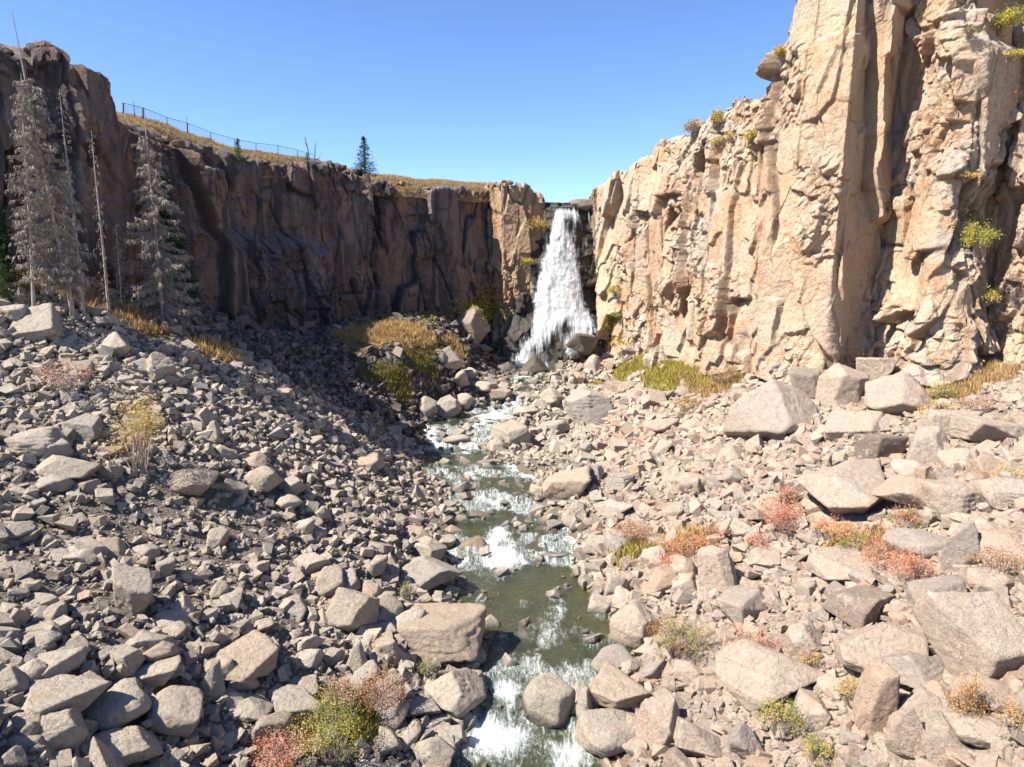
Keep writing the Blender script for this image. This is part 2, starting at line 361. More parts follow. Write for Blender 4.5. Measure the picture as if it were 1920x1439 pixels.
_A = np.zeros((_n+3, _n+3)); _A[:_n, :_n] = _K; _A[:_n, _n:] = _Pm; _A[_n:, :_n] = _Pm.T
_sol = np.linalg.solve(_A, np.r_[pts[:, 2], 0, 0, 0])
def tps(x, y):
    q = np.c_[x, y]/50.0; out = np.empty(len(q))
    for i in range(0, len(q), 40000):
        c = q[i:i+40000]
        out[i:i+40000] = _phi(((c[:, None]-_X[None])**2).sum(-1))@_sol[:_n]+_sol[_n]+c@_sol[_n+1:]
    return out
def ground(x, y, detail=True):
    x = np.atleast_1d(np.asarray(x, float)); y = np.atleast_1d(np.asarray(y, float))
    xx = np.clip(x, -62, 75); yy = np.clip(y, 14, 139)
    z = tps(xx, yy)
    yb = np.clip(y, 20, 122); l, r = stream_lr(yb); wz = water_z(yb)-.0
    wz = wz-np.clip(34-y, 0, 40)*.10
    d = np.maximum(l-x, x-r)
    fade = sstep(127, 121, y)
    bank = wz+.12+.28*np.clip(d, 0, 9)
    w = sstep(0, 7, d)
    zb = np.where(d > 0, bank*(1-w)+z*w, wz-.12-.5*sstep(0, 1.6, -d))
    z = z*(1-fade)+zb*fade
    if detail:
        p = np.c_[x, y, np.zeros_like(x)]
        z = z+(.35*fbm(p, .22, 3)+.14*fbm(p, .9, 3))*sstep(-.5, 2.5, d)
    return z
def ray_ground(px, py, y0=15.0, y1=150.0):
    Y = np.arange(y0, y1, .25); u = (CY-py)/F; fw = cos(TH)+u*sin(TH)
    x = (px-CX)/F*Y/fw; zz = CZ+slope(py)*Y; g = ground(x, Y, False)
    k = np.nonzero(zz <= g)[0]
    if not len(k): return None
    i = k[0]; return np.array([x[i], Y[i], g[i]])

# vegetation patches on the ground: px, py, rx, ry (px), kind hue (0 golden, 1 green), strength
PATCH = [(1190, 695, 95, 46, 1, 1), (1290, 690, 110, 34, .7, 1), (1350, 712, 75, 34, .1, .9), (1560, 660, 70, 30, .2, .9), (1820, 715, 110, 30, .15, 1), (1750, 760, 80, 22, .1, .6),
         (770, 625, 70, 25, .15, 1), (790, 665, 50, 22, .55, 1), (850, 655, 25, 18, .3, .8), (690, 620, 60, 20, .3, .8), (740, 725, 38, 40, .8, .6), (700, 700, 40, 26, .55, .5),
         (60, 530, 100, 22, 0, .9), (170, 565, 80, 20, 0, .9), (260, 605, 70, 20, 0, .9), (400, 660, 60, 18, 0, .8), (880, 585, 45, 14, .6, 1), (760, 590, 90, 14, .7, .9),
         (640, 1340, 100, 60, .6, .8), (1290, 1030, 70, 35, .1, .5), (1640, 1030, 130, 35, .1, .5), (1190, 1040, 40, 30, .7, .6), (800, 700, 40, 25, .7, .9)]
PW = []
for px, py, rx, ry, hue, st in PATCH:
    p = ray_ground(px, py)
    if p is None: continue
    a = ray_ground(px, py-ry); b = ray_ground(px, py+ry)
    ly = 4.0 if a is None or b is None else min(9, max(1.2, np.hypot(a[1]-b[1], a[2]-b[2])/2))
    PW.append((p[0], p[1], p[2], rx*p[1]/F, ly, hue, st))
def veg_at(x, y, z=None):
    if z is None: z = ground(x, y, False)
    v = np.zeros(len(x)); h = np.zeros(len(x)); n = fbm(np.c_[x, y, x*0], .35, 3)*.5
    for cx_, cy_, cz_, rx, ry, hue, st in PW:
        q = np.sqrt(((x-cx_)/rx)**2+((y-cy_)**2+(z-cz_)**2)/ry**2)+n
        w = st*(1-sstep(.6, 1.15, q)); m = w > v
        h = np.where(m, hue, h); v = np.maximum(v, w)
    return v, h

def wall_shade_zone(x, y): return sstep(0, 5, y-(69+(x+33)*.6)+3*gnoise(np.c_[x, y, x*0]*.2))*sstep(-6, -12, x+(y-85)*-.25)  # left wall's cast shade, painted into scree and soil colour over dark rock
xs = np.concatenate([np.linspace(-110, -64, 16), np.arange(-63, 76, .35), np.linspace(78, 120, 14)])
ys = np.concatenate([np.linspace(-120, 8, 40), np.arange(9, 142, .35)])
gx, gy = np.meshgrid(xs, ys); gx = gx.ravel(); gy = gy.ravel(); gz = ground(gx, gy)
gv, gh = veg_at(gx, gy)
gd = np.maximum(stream_lr(gy)[0]-gx, gx-stream_lr(gy)[1])
gwet = np.clip(1-(gz-water_z(np.clip(gy, 20, 122))+.1)/.35, 0, 1)*(gd < 1.5)*(gy < 128)
GROUND = mesh('ground', np.c_[gx, gy, gz], gridfaces(len(ys), len(xs)), M_GROUND, True, None, {'veg': gv, 'hue': gh, 'wet': gwet, 'dark': wall_shade_zone(gx, gy), 'pale': sstep(4, 14, gx+2*fbm(np.c_[gx, gy, gx*0], .1, 2))})
tag(GROUND, 'brown soil and grit of the canyon floor under the rocks', kind='structure')
# ------------------------------------------------------------------ cliffs
def ico(n):
    bm = bmesh.new(); bmesh.ops.create_icosphere(bm, subdivisions=n, radius=1.0)
    V = np.array([v.co for v in bm.verts]); T = np.array([[v.index for v in f.verts] for f in bm.faces]); bm.free(); return V, T
ICO = {n: ico(n) for n in (3, 4, 5)}
def rand_rot(r):
    q = r.normal(size=4); q /= np.linalg.norm(q); w, x, y, z = q
    return np.array([[1-2*(y*y+z*z), 2*(x*y-z*w), 2*(x*z+y*w)], [2*(x*y+z*w), 1-2*(x*x+z*z), 2*(y*z-x*w)], [2*(x*z-y*w), 2*(y*z+x*w), 1-2*(x*x+y*y)]])
def rotz(a): return np.array([[cos(a), -sin(a), 0], [sin(a), cos(a), 0], [0, 0, 1]])
def roty(a): return np.array([[cos(a), 0, sin(a)], [0, 1, 0], [-sin(a), 0, cos(a)]])
def rotx(a): return np.array([[1, 0, 0], [0, cos(a), -sin(a)], [0, sin(a), cos(a)]])
def facet_rock(r, kind, sub, ext, rough=1.0, jit=.27, align=False):
    """angular rock: support function of random planes on an icosphere, bbox half-extents ext"""
    D, T = ICO[sub]
    yaw = r.uniform(0, pi) if not align else r.normal()*.06; R0 = rotz(yaw) if align else rotz(yaw)@roty(r.normal()*.22)@rotx(r.normal()*.22)
    pl = []; of = []
    box = np.array([[1, 0, 0], [-1, 0, 0], [0, 1, 0], [0, -1, 0], [0, 0, 1], [0, 0, -1]], float)+r.normal(size=(6, 3))*jit
    pl += list(box@R0.T); of += list(r.uniform(.72, 1.0, 6))
    nx = {'C': 5, 'B': 5, 'S': 5, 'R': 18, 'W': 8, 'T': 9}[kind]
    e = r.normal(size=(nx, 3)); e /= np.linalg.norm(e, axis=1)[:, None]; pl += list(e); of += list(r.uniform(.95, 1.25, nx)) if kind == 'C' else list(r.uniform(.74, 1.0, nx) if kind != 'R' else r.uniform(.8, .95, nx))
    if kind in 'WT':
        for k in range(4):
            a = r.uniform(0, 2*pi); n = np.array([cos(a), sin(a), .75 if kind == 'W' else .4]); pl.append(n/np.linalg.norm(n)); of.append(r.uniform(.48, .7))
    pl = np.array(pl); pl /= np.linalg.norm(pl, axis=1)[:, None]; of = np.array(of)
    p = {'C': 90, 'B': 130, 'S': 130, 'R': 18, 'W': 110, 'T': 60}[kind]
    q = np.maximum(D@pl.T/of, 0)
    V = D*((q**p).sum(1)**(-1/p))[:, None]
    lo, hi = V.min(0), V.max(0); V = (V-(lo+hi)/2)/((hi-lo)/2)*np.asarray(ext)
    sz = float(np.mean(ext)); sd = r.uniform(0, 50)
    w = V/sz
    n = fbm(w+sd, 1.6, 5, .62)*.034+.02*fbm(w+sd+3, 5.5, 3, .6)+.06*np.minimum(fbm(w+sd+9, 2.0, 5, .62, True)-.2, .1)+.012*fbm(w+sd, 9, 2)
    # bedding steps on some
    if r.rand() < .2:
        ax = R0[:, 2]; h = w@ax*r.uniform(4, 7)+.5*gnoise(w*2+sd); n += .012*np.sign(np.sin(h*2*pi))*np.abs(np.sin(h*2*pi))**.3*(gnoise(w*1.3+sd+5) > 0)
    V = V+D*(n*sz*rough)[:, None]
    return V, T

rngC = np.random.RandomState(321)
CPROTO = {n: [facet_rock(rngC, 'B', n, (1, 1, 1), .75, .2, True)[0] for _ in range(36)] for n in (3, 4)}
def wall_blocks(t, xy, Nn, B, rzv, fz, batter, extra, r, wr, hr, prot, fracp, s_rng, massive=None):
    """columns of stacked angular blocks following a wall; returns verts, tris, tone"""
    VV, TT, TO = [], [], []; n = 0
    def put(s, z, w, h, dpt, off, tone, sub, yaw=.10):
        nonlocal n
        k = min(max(int(np.searchsorted(t, s)), 0), len(t)-1); H = z-fz[k]
        N = Nn[k]; T = np.array([-N[1], N[0]]); V = CPROTO[sub][r.randint(36)]*[(1, -1)[r.randint(2)], 1, (1, -1)[r.randint(2)]]
        flip = r.rand() < .5
        V = (V*[1, -1 if flip else 1, 1])*[w*.54, dpt, h*.53]
        V = V@(rotz(r.normal()*yaw)@rotx(r.normal()*.045)@roty(r.normal()*.035)).T
        ex = extra(np.array([s]), np.array([z]))[0] if extra else 0
        c = xy[k]+B[k]*batter*H+N*(off+ex-dpt+.45)
        P = np.c_[c[0]+T[0]*V[:, 0]-N[0]*V[:, 1], c[1]+T[1]*V[:, 0]-N[1]*V[:, 1], z+V[:, 2]]
        VV.append(P); TT.append(ICO[sub][1]+n); TO.append(np.full(len(P), tone)); n += len(P)
    s = s_rng[0]
    while s < s_rng[1]:
        k = min(int(np.searchsorted(t, s)), len(t)-1); w = r.uniform(.5, 1.9); k2 = slice(max(k-48, 0), k+49)
        if np.ptp(rzv[k2]) > 2.0: s += w; continue
        if r.rand() < .75: put(s, rzv[k]+r.uniform(-.5, .25), w, w*r.uniform(.5, .95), w*.5, -r.uniform(.3, 2.0)*prot*2, r.normal(.35, .25), 4 if w > 1 else 3, .6)
        s += w*r.uniform(.6, 1.6)
    return np.concatenate(VV), np.concatenate(TT), np.concatenate(TO)
def resample(ctrl, ds):
    c = np.array(ctrl, float); seg = np.hypot(np.diff(c[:, 0]), np.diff(c[:, 1])); s = np.r_[0, np.cumsum(seg)]
    n = int(s[-1]/ds)+1; t = np.linspace(0, s[-1], n)
    return t, np.stack([np.interp(t, s, c[:, k]) for k in range(c.shape[1])], 1)
def smooth1(a, k):
    w = np.hanning(2*k+3)[1:-1]; w /= w.sum()
    return np.stack([np.convolve(np.pad(a[:, j], k, mode='edge'), w, 'valid') for j in range(a.shape[1])], 1)
def cliff_disp(s, z, P, seed, A):
    """blocky displacement made of tilted planar facets at several sizes; A = amplitudes"""
    wn_ = np.c_[s, z, np.full(len(s), seed*3.7)]
    s1 = s+.35*gnoise(wn_*.17)+.10*gnoise(wn_*.9); z1 = z+.9*gnoise(wn_*.14+9)+.15*gnoise(wn_*.9+4)
    frac = sstep(-.15, .55, fbm(wn_*[1, .8, 1], .11, 3)+.1)           # fractured zones against massive ones
    d = np.zeros(len(s)); crack = np.zeros(len(s)); tone = np.zeros(len(s))
    for k, (cs, cz, am, ts, tz, tw, gd) in enumerate(A):
        m = 1.0 if k == 0 else (.5+.5*frac if k == 1 else .10+.90*frac)
        sh = s1+z1*(.05, -.10, .16, -.2)[min(k, 3)]
        c0, c1, e, u, v = cells2(sh, z1, cs, cz, seed*10+k*3)
        vals = []
        for (pu, pv, ku, kv) in (c0, c1):
            o = hash2(ku, kv, seed+50+k)-.5; a = hash2(ku, kv, seed+60+k)-.5; b = hash2(ku, kv, seed+70+k)-.62
            vals.append(am*o*2+a*2*ts*(u-pu)*cs+b*2*tz*(v-pv)*cz)
        t_ = sstep(-tw, tw, e); d += m*(vals[0]*t_+vals[1]*(1-t_))
        g = np.exp(-(e/(tw*.8))**2)*(hash2(c0[2]+c1[2], c0[3]+c1[3], seed+90+k) < .5); d -= m*gd*g
        crack = np.maximum(crack, g*(1, .95, .8, .5)[min(k, 3)]*m); tone += m*(hash2(c0[2], c0[3], seed+80+k)-.5)*(.7, .6, .4, .3)[min(k, 3)]
    d += .9*gnoise(wn_*.07+31)+.05*fbm(wn_, 1.6, 4, .6)+.12*frac*fbm(wn_, .6, 4, .6, True)
    return d, crack, tone
AMP_R = [(6.5, 18, .85, .26, .07, .12, .30), (3.0, 6.5, .62, .40, .20, .10, .2), (1.3, 2.4, .30, .45, .36, .08, .09), (.6, 1.0, .10, .35, .4, .06, .03)]
AMP_L = [(6.0, 21, 1.25, .30, .05, .13, .5), (2.7, 8.0, .70, .42, .14, .10, .28), (1.25, 3.0, .30, .40, .28, .08, .09), (.6, 1.1, .10, .3, .3, .06, .03)]
def blur2(a):
    for _ in range(2):
        p = np.pad(a, 1, mode='edge'); a = (p[:-2, 1:-1]+2*p[1:-1, 1:-1]+p[2:, 1:-1])/4
        p = np.pad(a, 1, mode='edge'); a = (p[1:-1, :-2]+2*p[1:-1, 1:-1]+p[1:-1, 2:])/4
    return a
def cliff(name, ctrl, mat, seed, amp, ds=.11, dz=.11, batter=.05, foot=None, wetf=None, toph=2.2, extra=None, gain=None, label='', blocks=None):
    """ctrl rows: x, y, rim z, back-direction x, y, foot z"""
    t, C = resample(ctrl, ds)
    B = smooth1(C[:, 3:5], int(3/ds)); B /= np.linalg.norm(B, axis=1)[:, None]
    rz = smooth1(C[:, 2:3], int(.35/ds))[:, 0]; fz = C[:, 5]
    xy = smooth1(C[:, :2], int(.3/ds))
    T = np.gradient(smooth1(C[:, :2], int(1.6/ds)), axis=0); Nn = np.c_[T[:, 1], -T[:, 0]]; Nn /= np.linalg.norm(Nn, axis=1)[:, None]
    sg = np.sign((Nn*-B).sum(1)); Nn *= np.where(sg == 0, 1, sg)[:, None]
    Nn = .65*Nn-.35*B; Nn /= np.linalg.norm(Nn, axis=1)[:, None]
    Hm = (rz-fz).max(); nv = int(Hm/dz)+1; ntop = 14
    v = np.linspace(0, 1, nv)
    S_, V_ = np.meshgrid(t, v); n = len(t)
    Z = fz[None]+(rz-fz)[None]*V_
    s = S_.ravel(); z = Z.ravel()
    d, ck, tone = cliff_disp(s, z, None, seed, amp)
    # per-column rim height
    w0 = np.c_[t, t*0, t*0+seed]; ss = t+.9*gnoise(w0*.22)
    (_, _, ku, kv), _, e, _, _ = cells2(ss, np.zeros(n), amp[1][0]*1.1, 50, seed+7)
    rimo = (hash2(ku, kv*0, seed+5)-.55)*1.3+.25*gnoise(w0*1.3)
    (_, _, ku, kv), _, e, _, _ = cells2(ss, np.zeros(n), amp[2][0], 50, seed+9)
    rimo += (hash2(ku, kv*0, seed+6)-.5)*.6
    hz = (rz[None]-Z); topf = sstep(4.0, 0.0, hz).ravel()
    z2 = z+np.tile(rimo, nv)*topf
    H = (Z-fz[None]).ravel()
    back = batter*H+np.where(hz.ravel() < .7, (.7-hz.ravel())**2*.9, 0)
    if gain is not None: d = d*np.tile(gain(t), nv)
    if extra is not None: d = d+extra(s, z)
    Bx = np.tile(B[:, 0], nv); By = np.tile(B[:, 1], nv)
    x = np.tile(xy[:, 0], nv)+Bx*back+np.tile(Nn[:, 0], nv)*d; y = np.tile(xy[:, 1], nv)+By*back+np.tile(Nn[:, 1], nv)*d
    top = slice((nv-1)*n, nv*n); X = [x]; Y = [y]; Zs = [z2]; TT = [tone]; CK = [ck]
    for k in range(1, ntop+1):
        q = (k/ntop)**1.3*9.0
        X.append(x[top]+B[:, 0]*q); Y.append(y[top]+B[:, 1]*q)
        p = np.c_[X[-1], Y[-1], t*0]
        f = 1-.85*sstep(0, 5, q)
        Zs.append(rz+rimo*f+toph*sstep(.4, 9, q)-.35+.35*fbm(p, .5, 3)*(.4+f)+.12*min(q, 1)); TT.append(tone[top]); CK.append(0*t)
    X = np.concatenate(X); Y = np.concatenate(Y); Zs = np.concatenate(Zs); TT = np.concatenate(TT); CK = np.concatenate(CK)
    V = np.c_[X, Y, Zs]; TT = TT+.35; fs = [gridfaces(nv+ntop, n)]
    bl = dict(wr=(1.6, 4.2), hr=(2.2, 7.5), prot=.5, fracp=.3, s_rng=(0, t[-1])); bl.update(blocks or {})
    bv, bt, bo = wall_blocks(t, xy, Nn, B, rz, fz, batter, extra, np.random.RandomState(seed+900), **bl)
    fs.append(bt+len(V)); V = np.concatenate([V, bv]); TT = np.r_[TT, bo]; CK = np.r_[CK, np.zeros(len(bv))]
    wet = wetf(V[:, 0], V[:, 1], V[:, 2]) if wetf else np.zeros(len(V))
    ob = mesh(name, V, fs, mat, True, None, {'tone': TT, 'crack': CK, 'wet': wet})
    ob.data.polygons.foreach_set('use_smooth', np.arange(len(ob.data.polygons)) >= len(fs[0]))
    tag(ob, label, kind='structure')
    return ob, dict(t=t, xy=xy, B=B, rz=rz, C=C)
def rz(py, Y): return CZ+slope(py)*Y
def Lrow(x, y, py, bx, by, fz): return (x, y, rz(py, y), bx, by, fz)
LEFT = [(-95, 36, 52, -.5, .85, 20), (-75, 46, 51, -.5, .85, 22), (-55, 57, 50.5, -.6, .8, 24), Lrow(-47, 61, 25, -.7, .7, 26), Lrow(-43.5, 63.5, 52, -.8, .6, 26), Lrow(-42.2, 64.6, 70, -.8, .6, 26), Lrow(-41.8, 65, 82, -.9, .4, 26), Lrow(-39.6, 67.4, 84, -.95, .3, 26), Lrow(-39.4, 68, 92, -1, .2, 26), Lrow(-39.6, 69.2, 128, -1, .2, 26),
        Lrow(-38.6, 71, 132, -1, .1, 26), Lrow(-38.2, 72.5, 150, -1, .1, 26), Lrow(-38.3, 73.6, 190, -1, .1, 26), Lrow(-38.8, 74.6, 230, -1, .1, 26), Lrow(-41, 77, 240, -1, .1, 26), Lrow(-38.9, 85, 252, -1, .15, 24), Lrow(-38.3, 88, 262, -1, .2, 23),
        Lrow(-37.6, 93, 268, -.95, .3, 21), Lrow(-37.6, 96.5, 285, -.9, .4, 20), Lrow(-36.2, 100.5, 298, -.85, .5, 18), Lrow(-31, 106, 300, -.75, .65, 17), Lrow(-27, 111, 306, -.65, .75, 17), Lrow(-21.8, 115.5, 318, -.6, .8, 17), Lrow(-22.6, 119, 338, -.55, .85, 16),
        Lrow(-18, 123, 343, -.5, .87, 15), Lrow(-13.5, 127, 348, -.4, .9, 12), Lrow(-8, 131, 352, -.3, .95, 11), Lrow(-4.6, 135.5, 356, -.2, .98, 8), Lrow(-1, 138.5, 356, -.2, .98, 8)]
PILLAR = [Lrow(-5, 140, 352, -.1, 1, 8), Lrow(-4.6, 138, 345, -.1, 1, 8), Lrow(-1.7, 131.4, 341, -.1, 1, 8), Lrow(1, 132, 341, 0, 1, 8), Lrow(3.8, 132.6, 352, 0, 1, 8), Lrow(4.2, 133, 360, 0, 1, 8), Lrow(6.3, 133.8, 366, 0, 1, 8), Lrow(6.7, 134.2, 385, .0, 1, 8), Lrow(7.1, 136, 388, -.1, 1, 8), Lrow(7.1, 142, 390, -.3, .95, 8)]
RIGHT = [(14.0, 143, rz(395, 140), .3, .95, 8), Lrow(14.2, 137, 372, .4, .9, 8), Lrow(14.4, 134, 350, .5, .85, 8), Lrow(15.4, 132.3, 340, .55, .83, 8), Lrow(16.6, 127, 330, .6, .8, 9), Lrow(18.4, 124, 318, .65, .75, 10), Lrow(19.3, 119, 305, .7, .7, 11), Lrow(21.4, 115.5, 285, .75, .65, 12), Lrow(22, 108, 262, .8, .6, 13), Lrow(23.5, 104, 245, .8, .6, 14),
         Lrow(24.2, 98, 222, .85, .5, 15), Lrow(25.3, 95, 205, .85, .5, 16), Lrow(26.2, 90, 188, .85, .5, 17), Lrow(27.5, 86.5, 176, .85, .5, 18), Lrow(27.9, 84.9, 165, .85, .5, 18), Lrow(27.6, 82.6, 90, .85, .5, 18), Lrow(27.9, 80.6, 20, .85, .5, 18), Lrow(28.4, 79.2, -40, .85, .5, 18), (29.9, 76.8, 61, .85, .5, 18), (32.6, 73.7, 63, .8, .6, 18), (40.2, 79.2, 65, .8, .6, 18),
         (40.6, 69.4, 65, .75, .65, 18), (42.2, 69.2, 65, .7, .7, 18), (48.8, 74.6, 66, .7, .7, 18), (49.5, 66.5, 66, .65, .75, 18), (52, 65.2, 66, .6, .8, 18), (58, 63, 66, .55, .83, 18), (68, 59, 66, .5, .85, 18), (85, 55, 66, .4, .9, 16), (100, 50, 62, .4, .9, 14)]
def wet_left(x, y, z): return .75*sstep(5.2, 6.8, x)*sstep(128, 133, y)+.6*sstep(16, 12, z)*sstep(120, 126, y)*(x > -4)
_tl, _cl = resample(LEFT, .16)
def sl(x, y): return _tl[np.argmin((_cl[:, 0]-x)**2+(_cl[:, 1]-y)**2)]
def bulgeL(s, z): return 2.6*sstep(35.5, 32.5, z+.8*np.sin(s*.7))*sstep(sl(-38.9, 85), sl(-37.6, 94), s)*sstep(sl(-24, 113.5), sl(-30, 107), s)-1.0-2.2*sstep(sl(-39.4, 68), sl(-42.2, 64.6), s)+1.3*np.exp(-((s-sl(-38.3, 73.2))/2.2)**2)+.9*sstep(34, 26, z)*sstep(sl(-38.9, 85), sl(-37, 97), s)+.9*np.exp(-((z-34)/2.0)**2)*(np.sin(s*.11)*.5+.4)
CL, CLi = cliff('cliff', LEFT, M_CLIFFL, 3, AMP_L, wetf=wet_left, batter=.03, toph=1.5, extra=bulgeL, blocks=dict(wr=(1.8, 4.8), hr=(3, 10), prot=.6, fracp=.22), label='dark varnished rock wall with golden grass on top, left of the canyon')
M_PILLAR = cliff_material('pillar_rock', (.42, .285, .175), (.27, .19, .13), (.07, .055, .045), (.42, .235, .11), (.32, .27, .2), (.46, .66, .0, .75), .65)
CP, CPi = cliff('cliff', PILLAR, M_PILLAR, 11, [(a, b, c*.55, d*.7, e, f, g*.6) for a, b, c, d, e, f, g in AMP_L], ds=.1, dz=.1, wetf=wet_left, batter=.015, toph=.3, blocks=dict(wr=(1.3, 2.8), hr=(2, 7), prot=.22, fracp=.35), label='square orange brown rock pillar beside the waterfall')
def wet_right(x, y, z): return .8*sstep(15.6, 14.4, x)*sstep(126, 131, y)
# overhangs and shaded hollows of the big buttresses (metres along the wall, height)
_tr, _cr = resample(RIGHT, .16)
def s_at(x, y): return _tr[np.argmin((_cr[:, 0]-x)**2+(_cr[:, 1]-y)**2)]
sA, sB, sC, sD, sE = s_at(33.2, 73.9), s_at(40.2, 79.2), s_at(42.2, 69.2), s_at(47.6, 72.6), s_at(28.9, 82)
def featR(s, z):
    g = lambda s0, z0, a, b: np.exp(-((s-s0)/a)**4-((z-z0)/b)**4)
    o = 1.5*sstep(27, 17, z)*sstep(sE-6, sE+8, s)                    # spreading lower apron
    o += -1.8*g(sC+2.8, 34.5, 2.4, 2.2)+1.3*sstep(37, 38.2, z)*sstep(52, 50.5, z)*g(sC+3, 45, 4.5, 9)   # alcove below the brown tower
    o += -1.8*sstep(53.6, 54.4, z)*sstep(sB-1, sB+3, s)                # upper shelf set back
    o += -.8*g(sE-14, 30, 1.5, 5)
    o += -1.3*g(s_at(24.2, 98), 22, .8, 3.0)-1.1*g(s_at(27.5, 86.5), 19.5, .9, 3)
    return o
CR, CRi = cliff('cliff', RIGHT, M_CLIFFR, 23, AMP_R, ds=.11, dz=.115, wetf=wet_right, batter=.045, toph=1.2, extra=featR, blocks=dict(wr=(1.5, 3.8), hr=(2.0, 7.0), prot=.45, fracp=.34, massive=lambda s: float(sstep(sE-10, sE+2, np.array(s)))), label='tall sunlit pale tan rock wall with buttresses, right of the canyon')

# wet rock wall behind the fall, and the fall
FALL = np.array([(386, 1037, 1083, 135.2), (392, 1040, 1079, 133.8), (410, 1037, 1082, 133.0), (430, 1035, 1080, 132.6), (450, 1028, 1080, 132.1), (475, 1019, 1082, 131.6), (500, 1012, 1086, 131.0), (530, 1007, 1089, 130.3), (560, 1004, 1092, 129.6),
                 (585, 1003, 1102, 128.9), (600, 1001, 1112, 128.1), (612, 998, 1116, 127.2), (630, 988, 1108, 126.2), (650, 977, 1092, 125.3), (670, 967, 1072, 124.4), (690, 958, 1062, 123.5), (705, 950, 1058, 122.6), (730, 940, 1056, 121.2)], float)
def fall_sheet(off, cov0, seed, nu=90, nv=240):
    py = np.linspace(386, 730, nv); L = np.interp(py, FALL[:, 0], FALL[:, 1]); R = np.interp(py, FALL[:, 0], FALL[:, 2]); Yd = np.interp(py, FALL[:, 0], FALL[:, 3])
    u = np.linspace(-.12, 1.12, nu); V = []; fl = []; cov = []
    for i in range(nv):
        px = L[i]+(R[i]-L[i])*u; P = np.array([unproj(p, py[i], Yd[i]) for p in px])
        e = np.c_[u*0+i*.13, (P[:, 0])*1.1, u*0+seed]
        bul = .7*np.sin(np.clip(u, 0, 1)*pi)*sstep(386, 470, py[i])
        P[:, 1] -= off+bul+.28*fbm(e, .9, 3)*sstep(392, 450, py[i])
        V.append(P); ed = np.minimum(u+.12, 1.12-u)
        c = cov0*sstep(0, .26, ed+.08*gnoise(e*1.5)+.05*gnoise(e*4)+.09*gnoise(e*[.5, .5, .5]+7))+.26*gnoise(np.c_[P[:, 0]*1.6, u*0+i*.035, u*0+seed])+.34*gnoise(np.c_[P[:, 0]*.75+i*.006, u*0+i*.012, u*0+seed+3])
        q = py[i]
        c = c-1.0*np.exp(-((px-1040)/17)**2-((q-660)/34)**2)-.6*np.exp(-((px-1068)/8)**2-((q-425)/20)**2)-.4*np.exp(-((px-1005)/12)**2-((q-668)/22)**2)
        c = c-.7*np.exp(-((px-1062)/11)**2-((q-615)/16)**2)+.25*np.exp(-((px-1050)/40)**2-((q-560)/70)**2)
        c = c-.45*np.exp(-((q-455-6*np.sin(px*.25))/6)**2)*(gnoise(np.c_[P[:, 0]*2, u*0, u*0+seed]) > .05)
        c = c*(1-.3*sstep(690, 730, q))*sstep(-4, 9, q-388-7*np.abs(gnoise(np.c_[px*.12, px*0, px*0+4])))
        cov.append(c); fl.append(np.c_[P[:, 0], u*0+(q-386)*.115, u*0+seed])
    return np.concatenate(V), np.concatenate(fl), np.concatenate(cov)
mbv = []; mbf = []; mbc = []; mq = []; n0 = 0
for k, (off, c0) in enumerate([(.05, .70), (.45, .58), (.9, .42)]):
    v_, f_, c_ = fall_sheet(off, c0, k*5.3)
    mbv.append(v_); mbf.append(f_); mbc.append(c_); mq.append(gridfaces(240, 90)+n0); n0 += len(v_)
# thin side trickles on the dark rock
for a, b, w in [((1086, 455, 132.6), (1079, 500, 131.6), 5), ((1098, 440, 133.4), (1101, 470, 133), 4), ((1086, 400, 134.0), (1092, 440, 133.6), 3), ((1026, 435, 133.6), (1024, 470, 133.2), 3), ((1104, 395, 134.5), (1106, 425, 134), 3)]:
    nv_, nu_ = 26, 7; vv = []; ff = []; cc = []
    for i in range(nv_):
        f_ = i/(nv_-1); px = a[0]+(b[0]-a[0])*f_; py = a[1]+(b[1]-a[1])*f_; Yd = a[2]+(b[2]-a[2])*f_
        for j in range(nu_):
            u_ = j/(nu_-1); p = unproj(px+(u_-.5)*2*w, py, Yd-1.1-.25*math.sin(u_*pi)); vv.append(p); ff.append((p[0], (py-386)*.115, 9)); cc.append(.45*math.sin(u_*pi)*math.sin(f_*pi)**.5)
    mbv.append(np.array(vv)); mbf.append(np.array(ff)); mbc.append(np.array(cc)); mq.append(gridfaces(nv_, nu_)+n0); n0 += len(vv)
fo = mesh('waterfall', np.concatenate(mbv), [np.concatenate(mq)], M_FALL, True, None, {'flow': np.concatenate(mbf), 'cover': np.concatenate(mbc)})
tag(fo, 'tall white waterfall spreading down dark rock between the canyon walls', 'waterfall')
nu, nv = 150, 230
py = np.linspace(380, 760, nv); V = []
for i in range(nv):
    L = np.interp(py[i], FALL[:, 0], FALL[:, 1])-40; R = max(1140, np.interp(py[i], FALL[:, 0], FALL[:, 2])+45)
    Yd = np.interp(py[i], FALL[:, 0], FALL[:, 3])+.55
    px = np.linspace(L, R, nu); cen = np.exp(-((px-1055)/45)**2)
    V.append(np.array([unproj(p, py[i], Yd+2.0*(1-c)) for p, c in zip(px, cen)]))
V = np.concatenate(V)
d, ck, tone = cliff_disp(V[:, 0]*1.0+40, V[:, 2], None, 31, [(2.6, 4.5, .6, .35, .3, .15, .3), (1.1, 1.8, .35, .35, .35, .1, .15), (.6, .8, .12, .3, .3, .08, .05)])
V[:, 1] -= d*.9
V2 = V.reshape(nv, nu, 3); tp = V2[0]
M_WETROCK = cliff_material('wet_fall_rock', (.11, .085, .065), (.065, .055, .05), (.02, .019, .018), (.14, .075, .04), (.10, .095, .08), (.4, .6, .05, .8), .7)
Vb = [tp+np.array([0, q, .12*q*(0 if q < 2 else 1)]) for q in (30, 8, 3, 1.2)]
